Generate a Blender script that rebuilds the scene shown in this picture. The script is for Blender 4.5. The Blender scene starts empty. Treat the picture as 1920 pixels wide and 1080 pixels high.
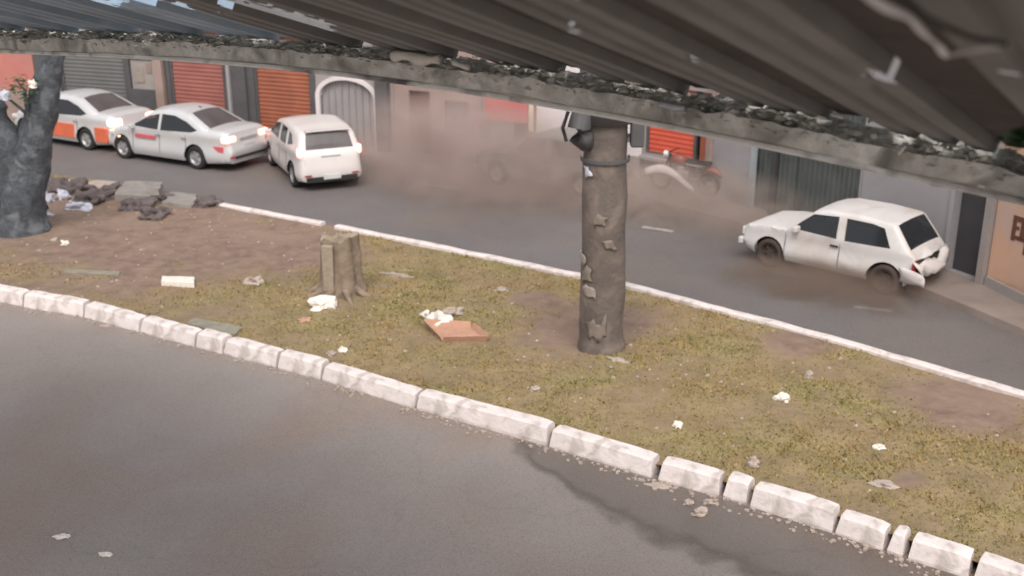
import bpy, bmesh, math, random
import numpy as np
from mathutils import Vector, Matrix, noise
from mathutils.geometry import delaunay_2d_cdt
random.seed(7); RNG = np.random.default_rng(7)
R = math.radians
sc = bpy.context.scene
C = sc.collection

# ------------------------------------------------------------------ camera
F = 2096.0; TH = R(19.45); H = 7.0
cam_d = bpy.data.cameras.new("camera"); cam = bpy.data.objects.new("camera", cam_d); C.objects.link(cam)
cam.location = (0, 0, H); cam.rotation_euler = (R(90) - TH, 0, 0)
cam_d.sensor_width = 36; cam_d.lens = F / 1920 * 36; cam_d.clip_end = 600; cam_d.clip_start = 0.1
cam_d.dof.use_dof = True; cam_d.dof.focus_distance = 9.5; cam_d.dof.aperture_fstop = 1.5
sc.camera = cam
# ------------------------------------------------------------------ light
SUN_EL, SUN_AZ = R(52), R(200)
w = bpy.data.worlds.new("World"); sc.world = w; w.use_nodes = True
nt = w.node_tree; bg = nt.nodes["Background"]
sky = nt.nodes.new("ShaderNodeTexSky"); sky.sky_type = 'NISHITA'; sky.sun_disc = False
sky.sun_elevation = SUN_EL; sky.sun_rotation = R(160); sky.dust_density = 4; sky.air_density = 1.0
hs = nt.nodes.new("ShaderNodeHueSaturation"); hs.inputs['Saturation'].default_value = 0.30
nt.links.new(sky.outputs[0], hs.inputs['Color']); nt.links.new(hs.outputs[0], bg.inputs[0])
bg.inputs[1].default_value = 0.15
sd = bpy.data.lights.new("sun", 'SUN'); sd.energy = 1.2; sd.angle = R(25); sd.color = (1, .93, .87)
sun = bpy.data.objects.new("sun", sd); C.objects.link(sun)
sun.rotation_euler = (R(38), 0, R(-20))
sc.view_settings.view_transform = 'Standard'; sc.view_settings.look = 'None'
sc.view_settings.exposure = 0.5; sc.view_settings.gamma = 1
sc.cycles.volume_bounces = 3; sc.cycles.max_bounces = 6; sc.cycles.volume_step_rate = 1.5
sc.cycles.volume_max_steps = 96

# ------------------------------------------------------------------ photo-to-world helpers
ct, st = math.cos(TH), math.sin(TH)
def ray(px, py):
    u = (px - 960) / F; v = (540 - py) / F
    return Vector((u, ct + v * st, -st + v * ct))
def G(px, py, z=0.0):
    d = ray(px, py); t = (z - H) / d.z
    return Vector((d.x * t, d.y * t, z))
def PY(p):
    dz = p[2] - H; zc = p[1] * ct - dz * st; yc = p[1] * st + dz * ct
    return 540 - F * yc / zc
def PX(p):
    dz = p[2] - H; zc = p[1] * ct - dz * st
    return 960 + F * p[0] / zc
def zfor(p, py):                 # height above plan point p that shows at image row py
    lo, hi = -3.0, 12.0
    for _ in range(40):
        m = (lo + hi) / 2
        if PY((p[0], p[1], m)) > py: lo = m
        else: hi = m
    return (lo + hi) / 2
def interp(poly, x):
    for (a, b), (c, d) in zip(poly, poly[1:]):
        if x <= c or (c, d) == poly[-1]:
            return b + (d - b) * (x - a) / (c - a)

# ------------------------------------------------------------------ materials
def mat(name, col, rough=0.7, var=0.15, scale=3.0, col2=None, metal=0.0, bump=0.0, bscale=40.0, spec=0.5,
        emit=None, estr=0.0, stains=None, stain_scale=1.0, stain_amt=0.5, alpha=1.0, coat=0.0):
    m = bpy.data.materials.new(name); m.use_nodes = True
    n = m.node_tree; b = n.nodes["Principled BSDF"]
    tc = n.nodes.new("ShaderNodeTexCoord"); src = tc.outputs['Object']
    ns = n.nodes.new("ShaderNodeTexNoise"); ns.inputs['Scale'].default_value = scale
    ns.inputs['Detail'].default_value = 8; ns.inputs['Roughness'].default_value = 0.65
    n.links.new(src, ns.inputs['Vector'])
    rp = n.nodes.new("ShaderNodeValToRGB")
    c2 = col2 or tuple(c * (1 + var) for c in col)
    c1 = tuple(c * (1 - var) for c in col)
    rp.color_ramp.elements[0].color = (*c1, 1); rp.color_ramp.elements[1].color = (*c2, 1)
    rp.color_ramp.elements[0].position = .3; rp.color_ramp.elements[1].position = .7
    n.links.new(ns.outputs['Fac'], rp.inputs[0]); out = rp.outputs[0]
    if stains:
        n2 = n.nodes.new("ShaderNodeTexNoise"); n2.inputs['Scale'].default_value = stain_scale
        n2.inputs['Detail'].default_value = 5; n2.inputs['Distortion'].default_value = .6
        n.links.new(src, n2.inputs['Vector'])
        mr = n.nodes.new("ShaderNodeMapRange"); mr.inputs[1].default_value = .5; mr.inputs[2].default_value = .68
        mr.inputs[4].default_value = stain_amt
        n.links.new(n2.outputs['Fac'], mr.inputs[0])
        mx = n.nodes.new("ShaderNodeMix"); mx.data_type = 'RGBA'
        n.links.new(mr.outputs[0], mx.inputs[0]); n.links.new(out, mx.inputs[6]); mx.inputs[7].default_value = (*stains, 1)
        out = mx.outputs[2]
    n.links.new(out, b.inputs['Base Color'])
    b.inputs['Roughness'].default_value = rough; b.inputs['Metallic'].default_value = metal
    b.inputs['Specular IOR Level'].default_value = spec
    if coat: b.inputs['Coat Weight'].default_value = coat; b.inputs['Coat Roughness'].default_value = .08
    if bump:
        n3 = n.nodes.new("ShaderNodeTexNoise"); n3.inputs['Scale'].default_value = bscale; n3.inputs['Detail'].default_value = 6
        n.links.new(src, n3.inputs['Vector'])
        bp = n.nodes.new("ShaderNodeBump"); bp.inputs['Strength'].default_value = bump; bp.inputs['Distance'].default_value = .03
        n.links.new(n3.outputs['Fac'], bp.inputs['Height']); n.links.new(bp.outputs[0], b.inputs['Normal'])
    if emit:
        b.inputs['Emission Color'].default_value = (*emit, 1); b.inputs['Emission Strength'].default_value = estr
    if alpha < 1: b.inputs['Alpha'].default_value = alpha
    return m

M = dict(
    soil=mat("bare_soil", (.20, .135, .10), .95, .30, 4, stains=(.25, .175, .13), stain_scale=.5, stain_amt=.7, bump=.6, bscale=9),
    grass=mat("dry_grass", (.16, .125, .045), .9, .3, 1.2),
    ground=mat("ground_dirt", (.14, .11, .09), .95, .2, .3),
    side=mat("pavement_cement", (.26, .21, .18), .85, .15, 1.2, stains=(.14, .11, .09), stain_scale=.8, bump=.2),
    kerb=mat("kerb_paint", (.68, .60, .57), .75, .10, 3, stains=(.34, .29, .25), stain_scale=4.5, stain_amt=.62, bump=.35, bscale=18),
    lip=mat("gutter_lip_paint", (.85, .82, .78), .6, .1, 5, stains=(.1, .09, .09), stain_scale=3, stain_amt=.95),
    joint=mat("road_white", (.45, .42, .38), .7, .2, 6, stains=(.15, .13, .12), stain_scale=4, stain_amt=.8),
    white=mat("car_white", (.62, .57, .545), .32, .04, 1.5, coat=.4),
    oldwhite=mat("old_car_white", (.60, .565, .545), .5, .06, 1.5, stains=(.42, .33, .27), stain_scale=1.6, stain_amt=.5),
    silver=mat("car_silver", (.58, .565, .56), .33, .05, 1.5, metal=.25, coat=.4),
    redglow=mat("painted_red_glow", (.60, .13, .06), .4, .1, 2, coat=.4),  # lamp glow put into the colour of boot and side panels
    cargreen=mat("car_grey_green", (.12, .145, .135), .4, .1, 2, coat=.3),
    glass=mat("dark_car_glass", (.025, .027, .03), .12, .1, 1, alpha=.90),
    glass2=mat("grey_car_glass", (.10, .085, .085), .12, .3, .8, alpha=.92),
    black=mat("black_rubber", (.018, .016, .015), .8, .3, 8),
    mudtyre=mat("muddy_tyre", (.06, .04, .032), .9, .3, 8),
    dark=mat("car_underside", (.02, .018, .017), .9, .3, 5),
    rim=mat("wheel_rim", (.38, .37, .37), .4, .1, 5, metal=.5),
    chrome=mat("chrome_trim", (.6, .6, .6), .25, .05, 5, metal=.8),
    plate=mat("plate_grey", (.5, .5, .48), .5, .1, 5),
    lampoff=mat("lamp_red_off", (.30, .03, .03), .3, .1, 5),
    redrefl=mat("painted_red_reflection", (.55, .10, .12), .4, .1, 3),  # red of reflected lamp light, as a colour
    lampon=mat("lamp_red_lit", (.8, .2, .15), .3, .05, 5, emit=(1, .30, .22), estr=3.5),
    lampwarm=mat("lamp_warm_lit", (.9, .6, .4), .3, .05, 5, emit=(1, .42, .22), estr=8.0),
    headglass=mat("headlamp_glass", (.55, .55, .53), .2, .1, 5),
    amber=mat("lamp_amber", (.5, .16, .03), .3, .1, 5),
    pole=mat("weathered_pole", (.125, .10, .085), .85, .3, 2.2, stains=(.22, .17, .14), stain_scale=2.2, stain_amt=.75, bump=.5, bscale=14),
    paper=mat("torn_paper", (.30, .25, .21), .9, .25, 9, stains=(.15, .12, .10), stain_scale=9),
    bark=mat("slate_bark", (.066, .072, .08), .95, .4, 6, stains=(.17, .18, .19), stain_scale=3.5, stain_amt=.8, bump=1.0, bscale=16),
    stump=mat("stump_wood", (.24, .18, .13), .9, .25, 4, stains=(.10, .07, .055), stain_scale=2.6, stain_amt=.8, bump=.7, bscale=14),
    stumpcut=mat("stump_cut_wood", (.30, .24, .175), .85, .2, 9, bump=.4, bscale=30),
    leaf=mat("green_leaf", (.05, .10, .035), .7, .3, 8),
    litterleaf=mat("dead_leaf_litter", (.46, .43, .37), .9, .3, 5, col2=(.75, .72, .65)),
    poster=mat("faded_poster", (.20, .16, .13), .9, .3, 9, stains=(.12, .095, .08), stain_scale=9),
    faint=mat("faint_road_paint", (.24, .215, .20), .7, .25, 9),
    bag=mat("white_litter", (.70, .64, .57), .6, .12, 9),
    bluebag=mat("bluish_white_litter", (.46, .46, .52), .5, .2, 9),
    card=mat("cardboard", (.44, .25, .17), .85, .15, 6, bump=.2),
    cement=mat("grey_cement", (.26, .235, .21), .9, .2, 5, stains=(.15, .12, .1), stain_scale=3, bump=.4),
    plank=mat("grey_plank", (.23, .21, .16), .9, .25, 7, bump=.3),
    clod=mat("dark_rubble", (.11, .088, .085), .95, .35, 4, bump=.9, bscale=9),
    stone=mat("pale_rubble", (.38, .31, .26), .9, .2, 8, bump=.5),
    sheetlit=mat("awning_sheet_painted_light", (.36, .45, .54), .6, .2, 1.0, stains=(.17, .22, .27), stain_scale=.8, stain_amt=.6, bump=.15, bscale=6),  # bluish light at the left end put into the sheet colour
    sheet=mat("awning_sheet", (.215, .21, .205), .7, .22, 1.0, stains=(.10, .09, .08), stain_scale=.7, stain_amt=.6, bump=.15, bscale=6),
    rafter=mat("awning_rafter", (.06, .05, .046), .85, .3, 3, bump=.3, bscale=9),
    gutter=mat("gutter_zinc", (.60, .58, .53), .75, .3, 5, col2=(.85, .82, .76), stains=(.2, .185, .165), stain_scale=4, stain_amt=.9, bump=.9, bscale=12),
    strip=mat("white_strip", (.85, .85, .88), .5, .05, 9),
    wire=mat("black_wire", (.02, .02, .02), .6, .1, 9),
    peach=mat("peach_render", (.52, .32, .22), .85, .08, 1.0, stains=(.44, .34, .30), stain_scale=.7, stain_amt=.6),
    greyw=mat("grey_white_render", (.30, .28, .285), .85, .07, 1.1, stains=(.22, .20, .195), stain_scale=.8, stain_amt=.5),
    warmw=mat("warm_grey_render", (.30, .265, .25), .85, .1, 1.0, stains=(.2, .17, .16), stain_scale=.8, stain_amt=.5),
    brightw=mat("white_render", (.66, .60, .59), .8, .06, 1.2, stains=(.46, .40, .38), stain_scale=.9, stain_amt=.4),
    pinkw=mat("dusty_pink_render", (.30, .215, .19), .9, .15, .8, stains=(.2, .16, .12), stain_scale=.6, stain_amt=.7),
    salmon=mat("salmon_render", (.46, .17, .14), .85, .12, 1.0, stains=(.36, .20, .17), stain_scale=.8, stain_amt=.5),
    darkw=mat("dark_render", (.085, .08, .082), .9, .2, 1.5),
    redsh=mat("red_shutter", (.30, .11, .09), .6, .15, 1.0, stains=(.22, .075, .055), stain_scale=1.0, stain_amt=.5),
    rustsh=mat("rust_shutter", (.31, .10, .055), .6, .2, 1.0, stains=(.2, .07, .04), stain_scale=1.2, stain_amt=.5),
    orsh=mat("orange_red_shutter", (.62, .105, .06), .55, .12, 1.2, stains=(.42, .09, .055), stain_scale=1.2, stain_amt=.4),
    redsign=mat("red_sign", (.50, .075, .07), .6, .12, 1.0, stains=(.40, .11, .08), stain_scale=1.0, stain_amt=.4),
    greysh=mat("grey_shutter", (.14, .135, .13), .6, .15, 1.0),
    gate=mat("dark_green_grey_gate", (.075, .085, .08), .6, .3, 1.0, col2=(.14, .15, .145)),
    gatepost=mat("pale_blue_post", (.30, .33, .34), .6, .1, 2.0),
    doorm=mat("charcoal_door", (.05, .047, .052), .6, .2, 1.0),
    brown=mat("dark_brown_paint", (.12, .045, .03), .8, .25, 5),
    yellow=mat("pale_yellow_post", (.62, .56, .40), .7, .1, 3),
    roof=mat("clay_roof", (.24, .11, .07), .85, .2, 2, bump=.4, bscale=8),
    bikered=mat("bike_maroon", (.22, .06, .04), .45, .2, 5),
)
# asphalt with damp, smoother patches
def asphalt(name, col, rlo, rhi, brown):
    m = mat(name, col, .6, .12, 0.35, stains=brown, stain_scale=.28, stain_amt=.55, bump=.25, bscale=60)
    n = m.node_tree; b = n.nodes["Principled BSDF"]
    tc = n.nodes.new("ShaderNodeTexCoord"); ns = n.nodes.new("ShaderNodeTexNoise"); ns.inputs['Scale'].default_value = .22
    n.links.new(tc.outputs['Object'], ns.inputs['Vector'])
    mr = n.nodes.new("ShaderNodeMapRange"); mr.inputs[1].default_value = .35; mr.inputs[2].default_value = .65
    mr.inputs[3].default_value = rlo; mr.inputs[4].default_value = rhi
    n.links.new(ns.outputs['Fac'], mr.inputs[0]); n.links.new(mr.outputs[0], b.inputs['Roughness'])
    lk = b.inputs['Base Color'].links[0].from_socket
    ag = n.nodes.new("ShaderNodeTexVoronoi"); ag.inputs['Scale'].default_value = 55; n.links.new(tc.outputs['Object'], ag.inputs['Vector'])
    m1 = n.nodes.new("ShaderNodeMapRange"); m1.inputs[3].default_value = 1.22; m1.inputs[4].default_value = .8; n.links.new(ag.outputs['Distance'], m1.inputs[0]); m1.inputs[2].default_value = .8
    wn = n.nodes.new("ShaderNodeTexNoise"); wn.inputs['Scale'].default_value = 1.3; wn.inputs['Detail'].default_value = 5; n.links.new(tc.outputs['Object'], wn.inputs['Vector'])
    am = n.nodes.new("ShaderNodeVectorMath"); am.operation = 'MULTIPLY_ADD'; am.inputs[1].default_value = (.9, .9, .9); n.links.new(wn.outputs['Color'], am.inputs[0]); n.links.new(tc.outputs['Object'], am.inputs[2])
    ck = n.nodes.new("ShaderNodeTexVoronoi"); ck.feature = 'DISTANCE_TO_EDGE'; ck.inputs['Scale'].default_value = .33; n.links.new(am.outputs[0], ck.inputs['Vector'])
    m2 = n.nodes.new("ShaderNodeMapRange"); m2.inputs[1].default_value = 0; m2.inputs[2].default_value = .006; m2.inputs[3].default_value = .88; m2.inputs[4].default_value = 1; n.links.new(ck.outputs['Distance'], m2.inputs[0])
    mu = n.nodes.new("ShaderNodeMath"); mu.operation = 'MULTIPLY'; n.links.new(m1.outputs[0], mu.inputs[0]); n.links.new(m2.outputs[0], mu.inputs[1])
    vm = n.nodes.new("ShaderNodeVectorMath"); vm.operation = 'SCALE'; n.links.new(lk, vm.inputs[0]); n.links.new(mu.outputs[0], vm.inputs['Scale']); n.links.new(vm.outputs[0], b.inputs['Base Color'])
    return m
M['road1'] = asphalt("near_asphalt", (.245, .206, .182), .25, .42, (.245, .155, .105))
M['damp'] = asphalt('damp_asphalt', (.150, .122, .105), .28, .45, (.12, .085, .062))
M['road2'] = asphalt("far_asphalt", (.150, .135, .130), .45, .75, (.185, .145, .118))

# ------------------------------------------------------------------ object helpers
def tag(o, label=None, cat=None, group=None, kind=None):
    if label: o['label'] = label
    if cat: o['category'] = cat
    if group: o['group'] = group
    if kind: o['kind'] = kind
    return o
def thing(name, label, cat, loc=(0, 0, 0), rz=0.0, group=None):
    o = bpy.data.objects.new(name, None); C.objects.link(o); o.empty_display_size = .3
    o.location = loc; o.rotation_euler = (0, 0, rz)
    return tag(o, label, cat, group)
def mesh(name, verts, faces, m, parent=None, smooth=False, off=None):
    me = bpy.data.meshes.new(name)
    if off is not None: verts = [Vector(v) - Vector(off) for v in verts]
    me.from_pydata([tuple(v) for v in verts], [], faces); me.update()
    o = bpy.data.objects.new(name, me); C.objects.link(o)
    me.materials.append(m)
    if smooth: me.shade_smooth()
    if parent is not None: o.parent = parent
    elif off is not None: o.location = off
    return o
class MB:
    def __init__(s): s.v = []; s.f = []
    def add(s, vs, fs):
        k = len(s.v); s.v += [Vector(v) for v in vs]; s.f += [tuple(i + k for i in f) for f in fs]; return s
    def box(s, c, d, rot=None):
        x, y, z = [q / 2 for q in d]; vs = [Vector((a * x, b * y, e * z)) for a in (-1, 1) for b in (-1, 1) for e in (-1, 1)]
        if rot is not None: vs = [rot @ v for v in vs]
        return s.add([v + Vector(c) for v in vs], [(0, 1, 3, 2), (4, 6, 7, 5), (0, 4, 5, 1), (2, 3, 7, 6), (0, 2, 6, 4), (1, 5, 7, 3)])
    def prism(s, poly, a, b):     # poly: list of plan points bottom -> z a..b
        n = len(poly); vs = [(p[0], p[1], a) for p in poly] + [(p[0], p[1], b) for p in poly]
        return s.add(vs, [tuple(range(n))[::-1], tuple(range(n, 2 * n))] + [(i, (i + 1) % n, n + (i + 1) % n, n + i) for i in range(n)])
    def tube(s, pts, r, n=10, cap=True):
        pts = [Vector(p) for p in pts]; rs = r if isinstance(r, (list, tuple)) else [r] * len(pts); vs = []; fs = []
        for i, p in enumerate(pts):
            d = (pts[min(i + 1, len(pts) - 1)] - pts[max(i - 1, 0)]).normalized()
            a = d.cross(Vector((0, 0, 1)));  a = a.normalized() if a.length > .05 else Vector((1, 0, 0))
            b = d.cross(a).normalized()
            for k in range(n):
                t = 2 * math.pi * k / n; vs.append(p + (a * math.cos(t) + b * math.sin(t)) * rs[i])
        for i in range(len(pts) - 1):
            for k in range(n): fs.append((i * n + k, i * n + (k + 1) % n, (i + 1) * n + (k + 1) % n, (i + 1) * n + k))
        if cap: fs += [tuple(range(n))[::-1], tuple(range((len(pts) - 1) * n, len(pts) * n))]
        return s.add(vs, fs)
    def lathe_y(s, prof, n=24, c=(0, 0, 0)):      # prof (radius, y)
        vs = []; fs = []; m = len(prof)
        for k in range(n):
            t = 2 * math.pi * k / n
            for r, y in prof: vs.append((c[0] + r * math.cos(t), c[1] + y, c[2] + r * math.sin(t)))
        for k in range(n):
            for j in range(m - 1): fs.append((k * m + j, k * m + j + 1, ((k + 1) % n) * m + j + 1, ((k + 1) % n) * m + j))
        return s.add(vs, fs)
    def jitter(s, a, sc_=3.0):
        s.v = [v + Vector(noise.noise_vector(v * sc_)) * a for v in s.v]; return s
    def build(s, name, m, parent=None, smooth=False, off=None, bevel=0.0):
        o = mesh(name, s.v, s.f, m, parent, smooth, off)
        if bevel:
            b = o.modifiers.new("bevel", 'BEVEL'); b.width = bevel; b.segments = 2; b.limit_method = 'ANGLE'
        return o
def blob(name, c, d, m, label=None, cat=None, rz=0, amp=.35, sub=3, sc_=1.6, group=None, parent=None, seed=0, name_off=None):
    bm = bmesh.new(); bmesh.ops.create_icosphere(bm, subdivisions=sub, radius=1)
    for v in bm.verts:
        n_ = noise.noise(v.co * sc_ + Vector((seed * 7.3, c[0], c[1]))) ; v.co *= 1 + amp * n_ * 2
        v.co.x *= d[0] / 2; v.co.y *= d[1] / 2; v.co.z = max(v.co.z, -.35) * d[2] / 1.35
    me = bpy.data.meshes.new(name); bm.to_mesh(me); bm.free(); me.materials.append(m)
    zmin = min(v.co.z for v in me.vertices)
    o = bpy.data.objects.new(name, me); C.objects.link(o); o.location = (c[0], c[1], c[2] - zmin - .005); o.rotation_euler = (0, 0, rz)
    if parent: o.parent = parent
    if label: tag(o, label, cat, group)
    return o
def struct(o): o['kind'] = 'structure'; return o

# ------------------------------------------------------------------ street layout
U = (G(1180, 1000) - G(0, 545)).normalized()
NK = [(-260, 510), (-120, 541), (0, 568), (150, 592), (380, 655), (600, 712), (770, 765), (1020, 836), (1215, 896), (1350, 932), (1400, 947), (1563, 1000), (1690, 1045), (1815, 1085), (2000, 1150), (2300, 1262)]
FK = [(-400, 262), (0, 322), (160, 345), (400, 388), (620, 432), (860, 480), (1080, 527), (1175, 545), (1500, 632), (1700, 689), (1920, 755), (2200, 850)]
SK = [(-500, 190), (-200, 213), (0, 229), (320, 257), (590, 286), (740, 306), (1000, 342), (1200, 377), (1400, 432), (1605, 502), (1760, 565), (1920, 632), (2060, 700), (2300, 840)]
WB = [(-500, 178), (-200, 199), (0, 215), (320, 241), (590, 269), (740, 284), (1000, 308), (1200, 334), (1300, 354), (1400, 388), (1605, 452), (1775, 507), (1840, 530), (1920, 564), (2050, 625), (2300, 760)]
ZM = 0.14
def line(poly, z=0.0, ext=0.0):
    p = [G(a, b, z) for a, b in poly]
    if ext: p = [p[0] - (p[1] - p[0]).normalized() * ext] + p + [p[-1] + (p[-1] - p[-2]).normalized() * ext]
    return p
def strip(name, A, B, z, m):
    n = len(A); vs = [(p.x, p.y, z) for p in A] + [(p.x, p.y, z) for p in B]
    return mesh(name, vs, [(i, i + 1, n + i + 1, n + i) for i in range(n - 1)], m)
struct(mesh("ground", [(-300, -300, -.02), (300, -300, -.02), (300, 300, -.02), (-300, 300, -.02)], [(0, 1, 2, 3)], M['ground']))
# near road: between the viewer's own side and the near kerb
nk = line(NK, 0, 25)
perp = Vector((-U.y, U.x, 0)); perp = perp if perp.y < 0 else -perp
nkback = [p + perp * 14 for p in nk]
nkin = [p - perp * .12 for p in nk]
struct(strip("near_road", nkback, nkin, 0.0, M['road1']))
def resample(poly, n, z=0.0, ext=0.0):
    pts = line(poly, z, ext); L = [0]
    for a, b in zip(pts, pts[1:]): L.append(L[-1] + (b - a).length)
    out = []
    for i in range(n):
        t = L[-1] * i / (n - 1); k = 0
        while k < len(L) - 2 and L[k + 1] < t: k += 1
        out.append(pts[k].lerp(pts[k + 1], (t - L[k]) / max(1e-6, L[k + 1] - L[k])))
    return out
LOW = [(955, 862), (1000, 880), (1060, 915), (1110, 955), (1170, 1000), (1290, 1050), (1450, 1110), (1700, 1200), (2000, 1330)]
vs = []; fs = []; av = []; n_ = 120; m_ = 9
for i in range(n_ + 1):
    px = 955 + 1000 * i / n_; a_ = G(px, interp(NK, px) + 1, .004); b_ = G(px, max(interp(LOW, px) + 14 * noise.noise(Vector((px * .02, 0, 0))), interp(NK, px) + 3), .004)
    for j in range(m_ + 1):
        vs.append(a_.lerp(b_, j / m_)); av.append(min(1, (1 - j / m_) * 2.2) * min(1, i / 8))
for i in range(n_):
    for j in range(m_): fs.append((i * (m_ + 1) + j, i * (m_ + 1) + j + 1, (i + 1) * (m_ + 1) + j + 1, (i + 1) * (m_ + 1) + j))
dpo = struct(mesh("damp_patch", vs, fs, M['damp'])); at = dpo.data.attributes.new("wet", 'FLOAT', 'POINT'); at.data.foreach_set('value', av)
n = M['damp'].node_tree; an = n.nodes.new("ShaderNodeAttribute"); an.attribute_name = "wet"; nn = n.nodes.new("ShaderNodeTexNoise"); nn.inputs['Scale'].default_value = 2.5; nn.inputs['Detail'].default_value = 7
tc = n.nodes.new("ShaderNodeTexCoord"); n.links.new(tc.outputs['Object'], nn.inputs['Vector']); ad = n.nodes.new("ShaderNodeMath"); ad.operation = 'ADD'
n.links.new(an.outputs['Fac'], ad.inputs[0]); n.links.new(nn.outputs['Fac'], ad.inputs[1]); mr = n.nodes.new("ShaderNodeMapRange"); mr.inputs[1].default_value = .4; mr.inputs[2].default_value = 1.4; mr.interpolation_type = 'SMOOTHSTEP'
n.links.new(ad.outputs[0], mr.inputs[0]); n.links.new(mr.outputs[0], n.nodes["Principled BSDF"].inputs['Alpha'])
fa = resample(FK, 60, 0, 20); sa = resample(SK, 60, 0, 20); wa = resample(WB, 60, 0, 20)
struct(strip("far_road", [p + perp * .05 for p in fa], sa, 0.0, M['road2']))
# far pavement with a real kerb step
vs = []; fs = []
for a, b in zip(sa, wa):
    d = (b - a).normalized(); vs += [a, a + d * .015 + Vector((0, 0, .13)), a + d * .14 + Vector((0, 0, .135)), b + d * 1.2 + Vector((0, 0, .15))]
for i in range(59):
    for j in range(3): fs.append((i * 4 + j, i * 4 + 4 + j, i * 4 + 5 + j, i * 4 + 1 + j))
struct(mesh("far_pavement", vs, fs, M['side']))
# lane dashes on the far road
for i, (a, b, wd) in enumerate([((785, 343), (865, 354), .12), ((1205, 425), (1262, 434), .16), ((1600, 575), (1672, 583), .13)]):
    p, q = G(*a, .004), G(*b, .004); n_ = Vector((-(q - p).y, (q - p).x, 0)).normalized() * wd / 2
    lab = ["worn white lane dash in the dust right of the white hatchback", "pale lane dash on the far road right of the dark pole", "faint worn paint mark on the road in front of the old car"][i]
    o = mesh("lane_marking", [p - n_, q - n_, q + n_, p + n_], [(0, 1, 2, 3)], M['faint'] if i == 2 else M['joint']); struct(o)

# median ground: bumpy sheet from near kerb to far kerb
NA, NB = 200, 44
ma = resample([(a, b) for a, b in NK], NA, 0, 16); mb = resample(FK, NA, 0, 16)
# pair by projecting along the street
def along(p): return p.dot(U)
tmin = max(along(ma[0]), along(mb[0])); tmax = min(along(ma[-1]), along(mb[-1]))
def at_t(line_, t):
    for a, b in zip(line_, line_[1:]):
        if along(a) <= t <= along(b): return a.lerp(b, (t - along(a)) / (along(b) - along(a)))
    return line_[-1] if t > along(line_[-1]) else line_[0]
def hbump(x, y):
    v = Vector((x, y, 0)); h = noise.noise(v * .5) * .05 + noise.noise(v * 2.1) * .022 + noise.noise(v * 7) * .010
    return h
def msurf(x, y): return ZM + hbump(x, y)
vs = []; fs = []; rows = []
for i in range(NA):
    t = tmin + (tmax - tmin) * i / (NA - 1); a = at_t(ma, t) - perp * .16; b = at_t(mb, t) + perp * .02
    rows.append((a, b))
    for j in range(NB):
        p = a.lerp(b, j / (NB - 1)); e = min(1, j / 3, (NB - 1 - j) / 3)
        vs.append((p.x, p.y, ZM + hbump(p.x, p.y) * (.25 + .75 * e)))
for i in range(NA - 1):
    for j in range(NB - 1): fs.append((i * NB + j, (i + 1) * NB + j, (i + 1) * NB + j + 1, i * NB + j + 1))
mg = struct(mesh("median_ground", vs, fs, M['soil'], smooth=True))

# bare-ness of the median in picture terms, used only to decide where turf grows (world positions)
BARE = [(G(330, 440, ZM), 5.2), (G(120, 410, ZM), 3.6), (G(560, 470, ZM), 2.0), (G(1120, 610, ZM), 1.6), (G(1500, 640, ZM), .8), (G(1800, 760, ZM), 1.3), (G(1000, 560, ZM), .6), (G(1700, 900, ZM), .3)]
def bare(x, y):
    b = 0
    for c, r in BARE: b = max(b, 1 - math.hypot(x - c.x, y - c.y) / r)
    return b
at = mg.data.attributes.new("turf", 'FLOAT', 'POINT')
at.data.foreach_set('value', [max(0, min(1, .85 - 1.7 * max(0, bare(v[0], v[1])) + .5 * noise.noise(Vector((v[0] * .8, v[1] * .8, 3))) + .35 * noise.noise(Vector((v[0] * 3, v[1] * 3, 8))))) for v in vs])
n = M['soil'].node_tree; b = n.nodes["Principled BSDF"]; lk = b.inputs['Base Color'].links[0].from_socket
an = n.nodes.new("ShaderNodeAttribute"); an.attribute_name = "turf"; mx = n.nodes.new("ShaderNodeMix"); mx.data_type = 'RGBA'
nn = n.nodes.new("ShaderNodeTexNoise"); nn.inputs['Scale'].default_value = 2.2; nn.inputs['Detail'].default_value = 9; nn.inputs['Roughness'].default_value = .75; rr0 = n.nodes.new("ShaderNodeValToRGB")
tc = n.nodes.new("ShaderNodeTexCoord"); n.links.new(tc.outputs['Object'], nn.inputs['Vector']); n.links.new(nn.outputs['Fac'], rr0.inputs[0])
rr0.color_ramp.elements[0].position = .32; rr0.color_ramp.elements[0].color = (.16, .125, .055, 1); rr0.color_ramp.elements[1].position = .68; rr0.color_ramp.elements[1].color = (.33, .245, .125, 1)
n.links.new(an.outputs['Fac'], mx.inputs[0]); n.links.new(lk, mx.inputs[6]); n.links.new(rr0.outputs[0], mx.inputs[7]); n.links.new(mx.outputs[2], b.inputs['Base Color'])
gv = []; gf = []
cnt = 0
tries = 0
for _ in range(330000):
    i = random.random() * (NA - 1); k = int(i); a = rows[k][0].lerp(rows[min(k + 1, NA - 1)][0], i - k); b = rows[k][1].lerp(rows[min(k + 1, NA - 1)][1], i - k); j = random.random()
    p = a.lerp(b, j)
    if not (-13 < p.x < 10): continue
    bb = bare(p.x, p.y); n_ = noise.noise(Vector((p.x * .8, p.y * .8, 3))) + .6 * noise.noise(Vector((p.x * 3, p.y * 3, 8)))
    if random.random() > .62 + .45 * n_ - 1.3 * max(0, bb): continue
    z = msurf(p.x, p.y) - .01; h = (.015 + .032 * random.random()) * (1 + .5 * n_); wd = .012 + .012 * random.random()
    th = random.random() * 6.283; lean = Vector((random.uniform(-1, 1), random.uniform(-1, 1), 0)) * h * .8
    dx = Vector((math.cos(th), math.sin(th), 0)) * wd; q = Vector((p.x + random.uniform(-.03, .03), p.y + random.uniform(-.03, .03), z))
    gv += [q - dx, q + dx, q + lean + Vector((0, 0, h))]; cnt += 1
gf = [(3 * i, 3 * i + 1, 3 * i + 2) for i in range(cnt)]
gm = M['grass']; n = gm.node_tree; b = n.nodes["Principled BSDF"]
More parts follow.
